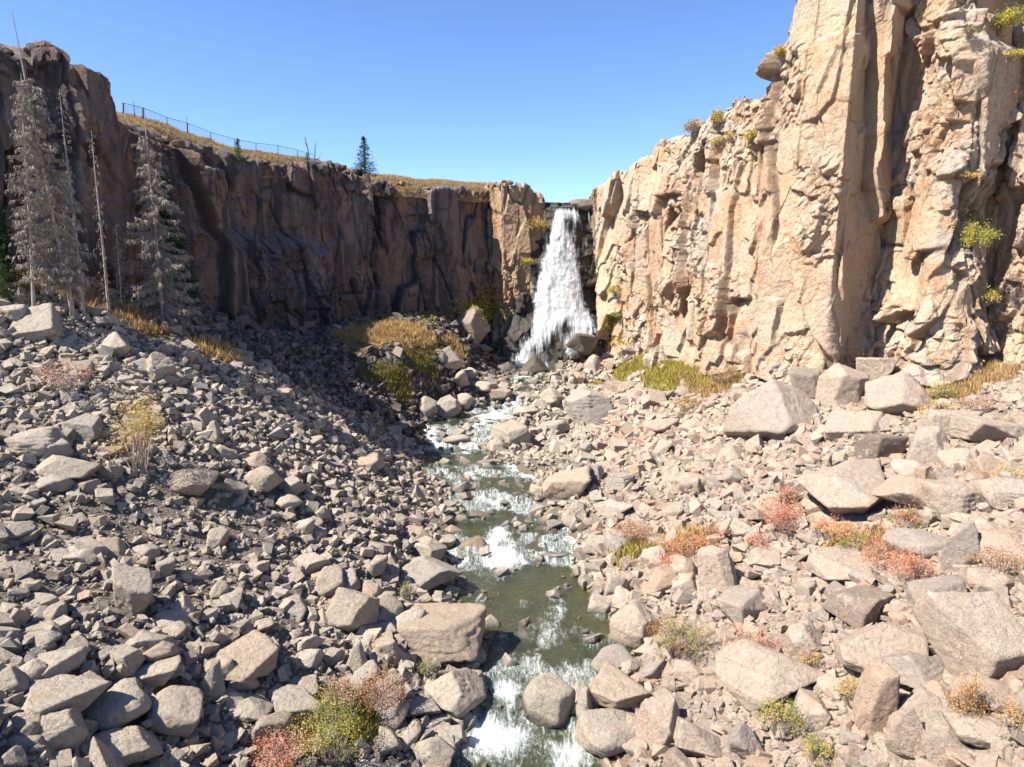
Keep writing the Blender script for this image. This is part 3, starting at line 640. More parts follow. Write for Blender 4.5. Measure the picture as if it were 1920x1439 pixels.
for k, q in enumerate((30, 8, 3, 1.2)): Vb[k][:, 2] = np.interp(q, [0, 3, 30], [tp[:, 2].mean(), tp[:, 2].mean()-.25, tp[:, 2].mean()-.2])
fr = mesh('cliff', np.concatenate(Vb+[V]), gridfaces(nv+4, nu), M_WETROCK, True, None, {'tone': np.r_[np.zeros(4*nu), tone]+.3, 'crack': np.r_[np.zeros(4*nu), ck], 'wet': np.full(len(V)+4*nu, .3)})
tag(fr, 'dark wet rock step behind the white waterfall', kind='structure')
zl = unproj(1060, 389, 134.0)[2]
v = np.array([(7.0, 134.0, zl), (13.0, 134.0, zl), (13.6, 160, zl+.1), (6.8, 160, zl+.1), (13.6, 190, zl+.2), (6.0, 190, zl+.2)])
uo = mesh('water', v, [np.array([(0, 1, 2, 3), (3, 2, 4, 5)])], M_WATER, True, None, {'foam': np.array([.5, .5, .1, .1, 0, 0]), 'flow': v})
tag(uo, 'creek above the lip of the waterfall', kind='structure')

# grassy plateau behind each rim, one sheet per side reaching far back
def plateau(info, steps, label, z0=-.5, i0=0, i1=None, hm=None):
    t, xy, B, rzv = info['t'], info['xy'], info['B'], info['rz']
    k = np.arange(i0, (i1 or len(t)), 12); rm = np.pad(rzv, 50, mode='edge'); rm = np.lib.stride_tricks.sliding_window_view(rm, 101).min(1); sB_ = smooth1(np.c_[xy, B, rm], 60)[k]
    b = sB_[:, 2:4]/np.linalg.norm(sB_[:, 2:4], axis=1)[:, None]; rows = []
    for q, h in steps:
        X = sB_[:, 0]+b[:, 0]*q; Yy = sB_[:, 1]+b[:, 1]*q; p = np.c_[X, Yy, X*0]
        rows.append(np.c_[X, Yy, sB_[:, 4]+z0+(h if hm is None or h < 0 or q > 60 else h*hm(t[k]))+.45*fbm(p, .16, 4)*min(1, q/4)])
    o = mesh('plateau', np.concatenate(rows), gridfaces(len(rows), len(k)), M_PLATEAU, True)
    tag(o, label, kind='structure'); return o
ST = [(2.4, -1.8), (3.0, -.8), (3.6, -.1), (4.2, .4), (5, .95), (6, 1.3), (7, 1.6), (8, 1.85), (9.5, 2.05), (11, 2.2), (14, 2.3), (20, 2.4), (40, 4), (120, 6), (500, 8), (2500, 10)]
PL = plateau(CLi, ST, 'golden dry grass slope along the top of the left wall', -.25, hm=lambda s: 1+.85*sstep(sl(-38.3, 73.6), sl(-39.5, 81), s)*(1-.9*sstep(sl(-37.6, 95), sl(-29, 108.5), s)))
_iE = int(np.argmin(abs(CRi['t']-s_at(28.4, 84.5)))); _iF = int(np.argmin(abs(CRi['t']-s_at(31, 77))))
PR = plateau(CRi, [(q+.5, h*.2) for q, h in ST[:-2]], 'dry ground on top of the right wall beside the fall', -.5, 0, _iE-30)
PR2 = plateau(CRi, [(q+.5, h*.2) for q, h in ST], 'dry ground on top of the high right buttresses', -.5, _iF)

# ------------------------------------------------------------------ rocks
HERO = """
830,1180,150,118,B,.7|large brown boulder with dark right face overhanging the left edge of the stream
848,1290,118,108,W,.55|tilted smooth brown slab below the large overhanging boulder, at the stream edge
787,1335,75,48,B,.6|low brown rock left of the tilted slab at the stream edge
715,1325,75,100,B,.55|blocky boulder under the pinkish bush on the left bank
1028,1322,90,112,R,.7|rounded brown boulder standing in the lower rapids mid stream
1097,1335,34,78,T,.65|narrow upright slab between the rounded midstream boulder and the smooth grey block
1163,1295,118,86,B,.35|smooth grey block at the right edge of the lower rapids
1238,1375,72,122,S,.4|long smooth grey slab leaning below the smooth grey block
1150,1380,125,62,R,.6|low rounded brown boulder at the bottom of the right stream bank
1318,1375,98,92,B,.6|brown angular boulder right of the long leaning grey slab
1402,1395,66,84,W,.65|brown wedge at the bottom edge, below the yellow green bush
1190,1182,88,122,R,.5|tall mottled boulder with orange lichen beside the right pool
980,1198,64,26,R,.6|flat oval stone lying in the stream below the pool
917,1172,46,56,W,.55|small pointed boulder in the stream beside the large overhanging boulder
1076,1232,54,14,S,.5|thin flat stone in the shallow right of the rapids
1076,1249,27,20,R,.5|small round stone just below the thin flat stone
1085,1194,38,26,B,.6|small brown rock at the right of the shallow rapids
795,1078,135,84,W,.55|large dark angular boulder on the left bank beside the pool
795,1030,82,60,B,.45|pale block leaning behind the large dark angular boulder
886,1027,50,46,R,.85|round wet boulder splitting the middle cascade
837,1012,36,30,R,.7|rounded brown boulder left of the round wet cascade boulder
1006,1018,92,38,B,.9|low dark wet ledge rock right of the middle cascade
1047,1045,48,26,B,.45|flat pale stone at the foot of the middle cascade
1125,1018,66,52,W,.6|grey pointed boulder at the right end of the middle cascade
903,970,44,32,B,.75|brown cube shaped boulder in the upper rapids
868,975,34,28,R,.75|small rounded boulder left of the brown cube shaped boulder
966,985,24,36,T,.6|small upright stone with a mossy patch in the upper rapids
1062,912,92,92,B,.25|big pale tan block leaning over the right side of the upper pool
1118,892,30,48,T,.75|dark narrow slab touching the big pale tan block
1160,905,60,52,B,.3|pale broken block uphill from the big pale tan block
1150,950,72,44,B,.35|flat topped grey block below the big pale tan block
1020,920,54,26,S,.5|flat stone against the left foot of the big pale tan block
958,812,78,58,B,.55|square tan boulder damming the upper cascade
1106,765,92,98,B,.4|tall rounded tan boulder on the right bank below the green slope
1040,800,58,40,B,.5|brown block between the square damming boulder and the tall tan boulder
855,824,58,34,R,.5|low rounded boulder between the two small upper falls
905,828,26,30,B,.55|small block between the two thin spouts
932,836,40,36,R,.6|rounded stone below the square damming boulder
870,850,32,18,W,.5|small stone in the pool under the upper falls
922,880,34,32,B,.65|block standing above the wide white rapids
871,872,30,20,B,.45|small pale stone in the upper green pool
800,766,42,50,W,.45|pointed tan boulder at the left bend of the upper stream
835,764,62,56,B,.4|pale tan block beside the pointed tan boulder at the left bend
870,752,36,36,R,.45|rounded block right of the pale tan block at the left bend
905,726,56,34,B,.4|flat faced tan boulder above the upper stream
938,742,44,40,B,.45|pale boulder beside the white chute above the upper stream
985,772,50,26,R,.5|low tan boulder in the stream above the damming boulder
1012,760,40,30,B,.4|tan boulder right of the low tan boulder above the dam
1035,745,44,42,W,.55|dark tan boulder left of the tall rounded tan boulder
887,612,64,84,B,.8|big dark block capped with yellow moss left of the pillar foot
842,672,60,54,W,.5|angular boulder below the moss capped block
858,710,44,40,B,.45|pale boulder below the angular boulder left of the fall
881,705,30,34,B,.6|small block right of the pale boulder left of the fall
1093,384,54,26,R,.9|dark rounded boulder sitting at the lip right of the waterfall
1003,690,56,52,W,.95|dark wet pointed boulder standing in front of the waterfall
950,692,40,34,R,.95|dark wet boulder at the left foot of the waterfall
1092,642,62,48,B,.9|flat topped dark block at the right foot of the waterfall
1107,643,36,18,R,.85|small dark rock under the flat topped dark block at the fall
1082,668,64,48,B,.7|brown boulder below the flat topped dark block at the fall
1112,688,32,52,B,.55|upright brown block right of the brown boulder near the fall
1125,625,30,34,B,.55|tan block on the mossy ledge right of the fall
1058,708,52,34,W,.6|dark rock at the right end of the plunge pool
980,722,44,22,B,.95|dark wet stone in the plunge pool
1450,772,165,150,W,.35|huge pale outcrop block with an orange right edge under the right wall
1510,725,78,84,B,.75|reddish brown block on top of the huge pale outcrop
1590,730,78,94,B,.5|tan boulder with shaded right side right of the reddish brown block
1645,702,70,66,B,.2|pale square block against the foot of the right wall
1688,745,106,100,W,.5|big pointed boulder with dark pitted right face under the right wall
1650,795,64,34,S,.3|flat pale slab below the big pointed boulder
1602,925,168,128,B,.35|very large pale boulder with a shaded lower right corner above the orange bushes
1650,852,64,84,S,.85|dark brown slab standing upright on the pale ledges
1600,800,120,60,S,.3|broad pale ledge left of the upright dark brown slab
1735,850,90,90,S,.3|pale sloping slab right of the upright dark brown slab
1720,932,132,76,B,.45|long boulder with rusty underside right of the very large pale boulder
1795,940,100,84,R,.3|smooth pale boulder right of the long rusty boulder
1862,812,104,56,S,.35|overhanging pale slab with a deep shadow at the right edge
1780,800,80,70,B,.4|grey tan block left of the overhanging pale slab
1865,880,62,56,W,.5|brown wedge under the overhanging pale slab
1890,930,80,70,R,.3|pale lichened boulder above the right edge shrubs
1722,1025,104,52,R,.35|smooth oval boulder with an orange stain among the coral bushes
1806,1035,62,108,T,.35|tall upright pale stone right of the smooth oval boulder
1885,1035,90,70,R,.3|pale rounded boulder right of the tall upright stone
1850,1200,165,185,B,.35|enormous pale boulder with a stepped ledge at the right edge
1758,1122,96,96,B,.4|pale boulder touching the upper left of the enormous boulder
1868,1090,76,48,R,.45|rounded boulder with dark side above the enormous boulder
1596,1066,124,82,B,.4|slab with a dark sharp right end below the coral bushes
1620,1142,110,86,S,.8|brown split slab leaning below the sharp ended slab
1665,1220,150,124,W,.35|large pointed pale boulder with a knobbly top below the brown split slab
1740,1255,120,90,B,.45|rusty tan boulder between the large pointed boulder and the enormous boulder
1690,1085,72,44,S,.65|dark flat rock in the shade below the coral bushes
1448,1268,172,128,W,.3|large pale peaked boulder with brown lower side on the lower right slope
1640,1330,66,140,T,.5|long knobbly ridge of rock rising from the lower right corner
1700,1390,60,110,T,.7|dark craggy upright rock beside the long knobbly ridge
1845,1370,92,68,R,.3|pale rounded boulder with a flat base near the lower right corner
1850,1310,100,64,R,.35|smooth grey boulder under the enormous boulder
1735,1330,90,80,W,.55|grey angular rock behind the dark craggy upright rock
1770,1385,80,70,B,.4|grey block left of the pale rounded boulder with a flat base
1530,1330,70,62,B,.4|flat topped block right of the large pale peaked boulder
1440,1050,68,48,B,.3|pale tilted block above the scattered coral bushes
1348,1085,70,118,B,.35|pale weathered ridge block between the coral bushes
1298,803,48,44,B,.35|square grey tan block standing on the right scree
1240,800,70,40,S,.3|flat pale slab left of the square grey tan block
1262,1085,52,48,W,.4|pale block below the coral bushes near the stream
1395,1140,90,90,B,.35|pale cracked block above the pink bush
1520,1200,70,70,W,.4|tan rounded block left of the large pointed pale boulder
362,905,80,66,R,.35|big rounded pale boulder in the middle of the left talus
486,895,76,56,R,.4|second big rounded boulder, right of the one below the orange bush
545,912,44,46,B,.45|squarish rock right of the two big rounded boulders
540,945,50,40,R,.5|grey rounded rock below the squarish rock on the left talus
62,610,78,62,S,.45|large tilted slab at the top left of the talus below the trees
20,590,50,30,B,.5|dark block left of the large tilted slab at the top
216,652,52,56,W,.35|pointed pale rock standing out of the upper left talus
292,690,60,64,S,.4|smooth leaning slab right of the pointed pale rock
160,802,58,52,B,.5|dark faced block left of the orange bush
62,830,92,58,R,.55|wide flat dark boulder at the left edge of the mid talus
128,882,100,46,S,.4|wide layered slab below the wide flat dark boulder
98,908,68,44,W,.35|pale pointed rock under the wide layered slab
400,815,30,56,T,.35|narrow pale upright rock in the centre of the left talus
660,1150,86,112,S,.45|big grey slab facing the stream on the lower left bank
248,1115,84,118,B,.45|tall grey boulder on the lower left talus
445,1235,130,92,S,.35|triangular layered slab with ledges on the lower left talus
346,1150,50,66,B,.4|long block left of the triangular layered slab
290,1260,88,72,B,.25|pale smooth block with a sharp bright top, lower left talus
325,1338,100,92,R,.4|large rough boulder below the pale smooth block
214,1335,96,84,R,.4|round crusty boulder left of the large rough boulder
98,1330,128,66,B,.45|wide crusty boulder near the lower left corner
82,1265,82,48,B,.4|angular block above the wide crusty boulder
215,1400,125,86,B,.25|big pale flat faced boulder at the bottom edge left of centre
118,1392,76,94,S,.3|tilted pale slab in the lower left corner
555,1325,88,74,S,.45|square layered block beside the yellow green bush
400,1288,44,90,S,.6|dark leaning slab below the triangular layered slab
268,1205,76,56,W,.55|dark faced boulder above the pale smooth block
200,1030,76,34,S,.35|long pale flat rock on the left talus
150,1045,62,30,B,.35|small pale block beside the long pale flat rock
592,1058,84,48,S,.3|pale flat slab above the big grey slab
404,1108,42,46,W,.45|upright pointed block below the long pale flat rock
310,1072,36,52,B,.4|dark narrow block on the left talus above the tall grey boulder
672,1240,38,70,T,.4|tall narrow boulder left of the large overhanging boulder
618,1228,44,40,B,.4|pale cube left of the tall narrow boulder
228,1240,60,60,B,.55|dark tilted block left of the pale smooth block
20,1290,50,60,W,.4|pointed rock at the left edge above the corner
40,1400,60,50,B,.5|dark block in the lower left corner
470,1330,70,60,W,.6|dark wedge between the large rough boulder and the square layered block
700,1120,40,60,B,.5|narrow tan block behind the big grey slab
730,1215,70,70,B,.45|crumbling tan block left of the large overhanging boulder
690,870,60,24,S,.5|long flat tan rock at the lower end of the shaded scree
"""
rngH = np.random.RandomState(101)
def wet_at(V):
    Y = np.clip(V[:, 1], 20, 122); l, r = stream_lr(Y); d = np.maximum(l-V[:, 0], V[:, 0]-r)
    w = np.clip(1-(V[:, 2]-water_z(Y)-.05)/.45, 0, 1)*(d < 2.0)*(V[:, 1] < 124)
    spray = sstep(9, 3, np.hypot(V[:, 0]-4, (V[:, 1]-122)))*.75
    return np.maximum(w, spray)
ROCKS = []      # (projected x, y, w, short label) landmarks
OCC = []
def add_rock(V, T, C, tone, label, group, mat, smooth=True):
    o = mesh('boulder', V, T, mat, smooth, None, {'tone': np.full(len(V), tone), 'wet': wet_at(V+C)})
    o.location = C; tag(o, label, 'boulder', group); return o
heroes = []
for line in HERO.strip().split('\n'):
    a, lab = line.split('|'); a = a.split(','); px, py_, w, h = map(float, a[:4]); heroes.append((px, py_, w, h, a[4], float(a[5]), lab))
def group_of(px, Y): return 'boulders of the talus on the left slope' if px < 760 else ('boulders along the stream' if px < 1180 else 'boulders on the right slope')
HY = {'dark rounded boulder sitting at the lip right of the waterfall': 136.0, 'dark wet pointed boulder standing in front of the waterfall': 118.5, 'dark wet boulder at the left foot of the waterfall': 119.5, 'flat topped dark block at the right foot of the waterfall': 120.5,
      'dark wet stone in the plunge pool': 116.0, 'dark rock at the right end of the plunge pool': 117.0, 'big dark block capped with yellow moss left of the pillar foot': 119.0}
for px, py_, w, h, kind, tone, lab in heroes:
    Yo = None
    if lab in HY: Yo = HY[lab]
    P = ray_ground(px, min(py_+h*.27, 1500.0)) if Yo is None else unproj(px, py_+h*.27, Yo)
    if P is None: print('MISS', lab); continue
    d = np.linalg.norm(P-np.array([0, 0, CZ])); s = d/F; phi = math.atan2(CZ-P[2], P[1])
    Wd = w*s; Dp = Wd*(.9 if kind != 'T' else .8)
    Ht = (h*s-abs(sin(phi))*Dp*.85)/cos(phi); Ht = min(max(Ht, .42*Wd), 2.2*Wd)
    if kind == 'S': Ht = max(Ht, .3*Wd)
    V, T = facet_rock(rngH, kind, 5 if w*h > 3000 else 4, (Wd/2, Dp/2, Ht/2))
    if kind == 'S':   # slabs tilt
        V = V@(rotx(rngH.uniform(-.2, .15))@roty(rngH.uniform(-.3, .3))).T
    C = np.array([P[0], P[1]+.12*Dp, P[2]+Ht*.24])
    right = px > 1180 and py_ > 600
    o = add_rock(V, T, C, tone*.9+rngH.uniform(-.1, .1)+(.55 if tone >= .8 else 0), lab, group_of(px, P[1]), M_ROCKR if right else M_ROCK)
    OCC.append((C[0], C[1], Wd/2)); ROCKS.append((px, py_, max(w, h), lab))

# angular prototypes for the loose rubble
def hull_proto(r, bevel):
    bm = bmesh.new(); e = np.array([1, r.uniform(.55, .95), r.uniform(.32, .75)])
    for i in (-1, 1):
        for j in (-1, 1):
            for k in (-1, 1):
                if r.rand() < .12: continue
                bm.verts.new(np.array([i, j, k])*e*r.uniform(.52, 1.0, 3))
    for _ in range(r.randint(2, 6)):
        v = r.normal(size=3); v /= np.abs(v).max(); bm.verts.new(v*e*r.uniform(.75, 1.05))
    res = bmesh.ops.convex_hull(bm, input=bm.verts)
    bmesh.ops.delete(bm, geom=[v for v in bm.verts if not v.link_faces], context='VERTS')
    bmesh.ops.dissolve_limit(bm, angle_limit=.24, verts=bm.verts[:], edges=bm.edges[:])
    if bevel: bmesh.ops.bevel(bm, geom=bm.edges[:], offset=.03, segments=1, affect='EDGES', profile=.5)
    bmesh.ops.triangulate(bm, faces=bm.faces[:])
    bm.verts.index_update(); V = np.array([v.co for v in bm.verts]); T = np.array([[v.index for v in f.verts] for f in bm.faces]); bm.free(); return V, T
rngS = np.random.RandomState(5)
PROTO = [hull_proto(rngS, True) for _ in range(40)]; PROTOS = [hull_proto(rngS, False) for _ in range(40)]
def visible_xy(n, y0, y1, ybias):
    y = y0+(y1-y0)*rngS.rand(n)**ybias; x = (rngS.rand(n)*2-1)*(.80*y+5); return x, y
def wall_ok(x, y):
    """inside the canyon floor"""
    lx = np.interp(y, [20, 46, 57, 61, 67, 75, 85, 100, 106, 115, 123, 131, 136], [-95, -75, -55, -47, -40, -40, -38, -36, -31, -22, -18, -9, -4])
    rx = np.interp(y, [20, 50, 59, 63, 66, 69, 74, 77, 84, 90, 98, 108, 116, 124, 132], [110, 96, 67, 57, 49, 41, 33, 31, 28.5, 26.5, 24.5, 22.5, 21, 18.5, 15.5])
    return (x > lx+.3) & (x < rx+.6)
def scatter(n, y0, y1, ybias, s0, s1, power, vegmax=.42, clear=.5):
    x, y = visible_xy(n, y0, y1, ybias); m = wall_ok(x, y)
    l, r = stream_lr(np.clip(y, 20, 122)); d = np.maximum(l-x, x-r)
    m &= (d > .1) | (y > 123) | (rngS.rand(n) < .012)
    v, h = veg_at(x, y); m &= (v*rngS.uniform(.75, 1.25, n) < vegmax)
    sz = s0*(s1/s0)**(rngS.rand(n)**power)
    for cx_, cy_, rr in OCC: m &= np.hypot(x-cx_, y-cy_) > rr*.72-.2*sz
    return x[m], y[m], sz[m]
sx, sy, ss = [], [], []
for args in [(2600, 22, 124, 1.1, .85, 2.1, 1.8), (30000, 21, 124, 1.15, .34, 1.15, 1.5), (42000, 19, 95, 1.5, .12, .36, 1.2, .8)]:
    a, b, c = scatter(*args); sx.append(a); sy.append(b); ss.append(c)
bpy.context.view_layer.update()
for k in range(15000):
    px = rngS.uniform(-60, 1980); py_ = rngS.uniform(540, 900)**1.0; u = (CY-py_)/F
    ok, loc, nrm, _ = GROUND.ray_cast(Vector((0, 0, CZ)), Vector(((px-CX)/F, cos(TH)+u*sin(TH), -sin(TH)+u*cos(TH))).normalized())
    if not ok or loc.y < 40 or loc.y > 130: continue
    if not wall_ok(np.array([loc.x]), np.array([loc.y]))[0]: continue
    l, r = stream_lr(min(loc.y, 122)); d = max(l-loc.x, loc.x-r)
    if d < .1 and rngS.rand() > .015: continue
    if veg_at(np.array([loc.x]), np.array([loc.y]))[0][0]*rngS.uniform(.75, 1.25) > .45: continue
    sx.append([loc.x]); sy.append([loc.y]); ss.append([rngS.uniform(4, 9)*(3.2**(rngS.rand()**2.4))*loc.y/F])
NS = 215; yy = np.concatenate([rngS.uniform(61, 95, 105), rngS.uniform(98, 121, 70), rngS.uniform(38, 60, 40)]); l, r = stream_lr(yy); uu = rngS.beta(.6, .6, NS); sx.append(l+(r-l)*uu); sy.append(yy); ss.append(.5*(3.6**(rngS.rand(NS)**1.6))*np.where(yy > 61, 1.15, .8))
sx = np.concatenate(sx); sy = np.concatenate(sy); ss = np.concatenate(ss)
# smaller stones prevail on the right scree and toward the back
fine = sstep(.1, .6, fbm(np.c_[sx, sy, sx*0], .07, 2)); ss *= 1-.25*fine
ss = np.where((sx > 5) & (sy > 40), ss*1.3, ss)
sz_ = ground(sx, sy); l_, r_ = stream_lr(np.clip(sy, 20, 122)); inw = (np.maximum(l_-sx, sx-r_) < .1) & (sy < 123)
emb = np.where(inw, .05, rngS.uniform(-.08, .42, len(sx)))
spx, spy, sdp = proj(np.c_[sx, sy, sz_]); ang = ss/sdp
sz_ = np.where(inw, water_z(np.clip(sy, 20, 122))+.02*ss, sz_)
vis = (spx > 8) & (spx < 1912) & (spy > 500) & (spy < 1432)
order = np.argsort(-np.where(vis, ang, 0)); N_IND = 300-len(ROCKS)-2
top = order[:N_IND]; rest = np.ones(len(sx), bool); rest[top] = False
# the biggest of them: boulders of their own, each described by what lies next to it
MARKS = [(px, py_, w, lab) for px, py_, w, lab in ROCKS]
def shorten(lab):
    for cut in (' with ', ' of ', ' in ', ' at ', ' on ', ' below ', ' above ', ' left ', ' right ', ' under ', ' beside ', ' between ', ' behind ', ' standing', ' leaning', ' lying', ' facing', ' capped', ' splitting', ' damming', ' overhanging', ' rising', ' touching', ' against', ',', ' uphill'):
        k = lab.find(cut)
        if k > 0: lab = lab[:k]
    return lab
SHORT = {}
for m_ in MARKS: SHORT.setdefault(shorten(m_[3]), []).append(m_)
LM = [(v[0][0], v[0][1], v[0][2], k) for k, v in SHORT.items() if len(v) == 1 and len(k.split()) >= 3]
used = set(l for *_, l in ROCKS)
def auto_label(px, py_, kind, tone):
    noun = {'B': 'block', 'S': 'slab', 'R': 'rounded rock', 'W': 'pointed rock', 'T': 'upright stone'}[kind]
    ad = 'pale' if tone < .38 else ('grey' if tone < .62 else 'dark')
    c = sorted(LM, key=lambda m: math.hypot(m[0]-px, m[1]-py_))
    for far in range(14):
        m = c[far]; dx, dy = px-m[0], py_-m[1]; dist = math.hypot(dx, dy)
        rel = ('right of' if dx > 0 else 'left of') if abs(dx) > abs(dy)*1.4 else (('below' if dy > 0 else 'above') if abs(dy) > abs(dx)*1.4 else ('below and ' if dy > 0 else 'above and ')+('right of' if dx > 0 else 'left of'))
        for near in (('just ', '') if dist < m[2]*.5+45 else ('', 'farther ')):
            lab = f'{ad} {noun} {near}{rel} the {m[3]}'
            if lab not in used and len(lab.split()) <= 16: used.add(lab); return lab
    return lab
for i in top:
    kind = 'BBBSWRB'[rngS.randint(7)]; s = ss[i]*.62; tone = float(np.clip(rngS.normal(.45, .2), .05, .95)); dkv = float(wall_shade_zone(sx[i:i+1], sy[i:i+1])[0])
    ext = np.array([1, rngS.uniform(.6, .9), rngS.uniform(.42, .75) if kind != 'S' else .3])*s
    V, T = facet_rock(rngS, kind, 4, ext); V = V@(rotz(rngS.uniform(0, 2*pi))@rotx(rngS.normal()*.3)@roty(rngS.normal()*.3)).T
    C = np.array([sx[i], sy[i], sz_[i]+ext[2]*.35]); lab = auto_label(spx[i], spy[i], kind, tone+dkv)
    add_rock(V, T, C, tone+1.5*dkv, lab, group_of(spx[i], sy[i]), M_ROCKR if spx[i] > 1180 else M_ROCK)  # tone raised to paint the wall's shade on scree boulders
# everything smaller: one rubble mass per side
def rubble(mask, mat, label):
    idx = np.nonzero(mask)[0]; VV = []; TT = []; to = []; n = 0
    R = rngS.randint(0, 40, len(idx))
    for i, k in zip(idx, R):
        Vp, Tp = (PROTO if ss[i] > .34 else PROTOS)[k]
        s = ss[i]*.56; A = (rotz(rngS.uniform(0, 2*pi))@rotx(rngS.normal()*.38)@roty(rngS.normal()*.38)) if rngS.rand() < .8 else rand_rot(rngS)
        V = (Vp*s)@A.T+np.array([sx[i], sy[i], sz_[i]+emb[i]*s*1.5]); VV.append(V); TT.append(Tp+n); n += len(V)
        to.append(np.full(len(V), np.clip(rngS.normal(.45, .27), -.1, 1.0)+1.9*dk[i]*rngS.uniform(.5, 1)))  # rubble tone deepened to paint in the wall's shade
    V = np.concatenate(VV)
    o = mesh('rubble', V, np.concatenate(TT), mat, False, None, {'tone': np.concatenate(to), 'wet': wet_at(V)})
    tag(o, label, kind='stuff')
dk = wall_shade_zone(sx, sy)
rightside = spx > 1120
rubble(rest & ~rightside, M_ROCK, 'loose angular grey rubble covering the left slope')
rubble(rest & rightside, M_ROCKR, 'loose pale tan rubble covering the right slope')
print('rocks', len(ROCKS), len(top), rest.sum())

# ------------------------------------------------------------------ stream water
Yw = np.concatenate([np.arange(26, 34, .25), np.arange(34, 123.5, .16)]); nc = 46
FOAM = [(930, 1385, 105, 55, 1.1), (1075, 1415, 70, 40, 1.0), (860, 1400, 30, 40, .7), (950, 1300, 45, 45, 1.0), (1000, 1260, 35, 35, .6), (960, 1250, 45, 30, .7), (1025, 1190, 40, 45, .75), (1045, 1150, 30, 28, .7), (1090, 1340, 10, 40, .6),
        (945, 1048, 60, 26, 1.2), (930, 1015, 32, 30, 1.0), (858, 1052, 30, 22, 1.1), (900, 1065, 80, 18, .6), (1068, 1005, 26, 34, .9), (1085, 1040, 20, 15, .7), (925, 938, 50, 16, .9), (900, 912, 28, 20, .6), (870, 900, 40, 18, .8), (875, 885, 30, 12, .9), (970, 880, 42, 16, 1.0), (985, 892, 30, 8, .9),
        (810, 822, 24, 26, 1.2), (885, 832, 8, 22, 1.0), (855, 840, 40, 7, 1.0), (921, 830, 9, 22, .9), (925, 780, 55, 9, 1.2), (900, 790, 30, 8, 1.0), (962, 745, 14, 16, 1.0), (950, 762, 30, 7, 1.0), (945, 712, 25, 8, .9), (985, 702, 50, 10, .9), (940, 1220, 26, 30, .5), (800, 915, 15, 14, .9)]
X_ = []; 
for Yv in Yw:
    l, r = stream_lr(Yv); u = np.linspace(0, 1, nc); X_.append(l-1.0+(r-l+2.0)*u)
WX = np.concatenate(X_); WY = np.repeat(Yw, nc); YQ = WY+2.4*fbm(np.c_[WX*.6, WY*.15, WX*0], .6, 4, .6); WZ = water_z(np.clip(YQ, 34, 123))-np.clip(34-WY, 0, 40)*.10
fpx, fpy, _ = proj(np.c_[WX, WY, WZ]); foam = np.zeros(len(WX)); wp_ = np.c_[WX, WY, WX*0]; fpx = fpx+22*fbm(wp_, .45, 4); fpy = fpy+16*fbm(wp_+40, .5, 4)
for a, b, c_, d_, st in FOAM: foam = np.maximum(foam, st*np.exp(-(((fpx-a)/c_)**2+((fpy-b)/d_)**2)))
foam = np.maximum(foam, .13+.22*sstep(-.1, .8, fbm(wp_*[1.5, .6, 1], .4, 4)))*1.0
kk = np.nonzero(inw & (ss > .45))[0]
for i in kk[:400]:
    dd = (WX-sx[i])**2+((WY-sy[i]+.25*ss[i])*.8)**2; foam = np.maximum(foam, .62*np.exp(-dd/(ss[i]*.85)**2))
gl_ = smooth1(np.gradient(np.interp(WY, _rowY, _rowZ).reshape(-1, nc)[:, 0], Yw)[:, None], 6)[:, 0]+.35*np.gradient(water_z(Yw), Yw); foam = np.maximum(foam, np.clip(np.interp(YQ, Yw, gl_)*3.2, 0, .66))
pw = np.c_[WX, WY, WZ]
WZ = WZ+foam*(.22*fbm(pw*[1.3, .8, 1], .9, 4)+.05)+.02*fbm(pw, 1.6, 2)
wo = mesh('stream', np.c_[WX, WY, WZ], gridfaces(len(Yw), nc), M_WATER, True, None, {'foam': foam, 'flow': np.c_[WX, WY, WX*0]})
tag(wo, 'shallow green stream with white rapids running down the canyon', kind='structure')
# ------------------------------------------------------------------ plants
bpy.context.view_layer.update()
def ray_obj(obs, px, py_):
    u = (CY-py_)/F; d = Vector(((px-CX)/F, cos(TH)+u*sin(TH), -sin(TH)+u*cos(TH))).normalized(); best = None
    for o in obs:
        ok, loc, nrm, _ = o.ray_cast(Vector((0, 0, CZ))-o.location, d); loc = loc+o.location
        if ok and (best is None or (loc-Vector((0, 0, CZ))).length_squared < (best[0]-Vector((0, 0, CZ))).length_squared): best = (loc.copy(), nrm.copy())
    return best
rngV = np.random.RandomState(77)
def leaf_quads(C, size, r, up=0.0):
    """small leaf-shaped quads with random orientation at points C"""
    n = len(C); a = r.normal(size=(n, 3)); a[:, 2] += up; a /= np.linalg.norm(a, axis=1)[:, None]
    b = np.cross(a, r.normal(size=(n, 3))); b /= np.linalg.norm(b, axis=1)[:, None]
    sz = size*r.uniform(.6, 1.3, n)[:, None]
    V = np.stack([C-a*sz*.5, C+b*sz*.32, C+a*sz*.6, C-b*sz*.32], 1).reshape(-1, 3)
    return V, np.arange(4*n).reshape(n, 4)
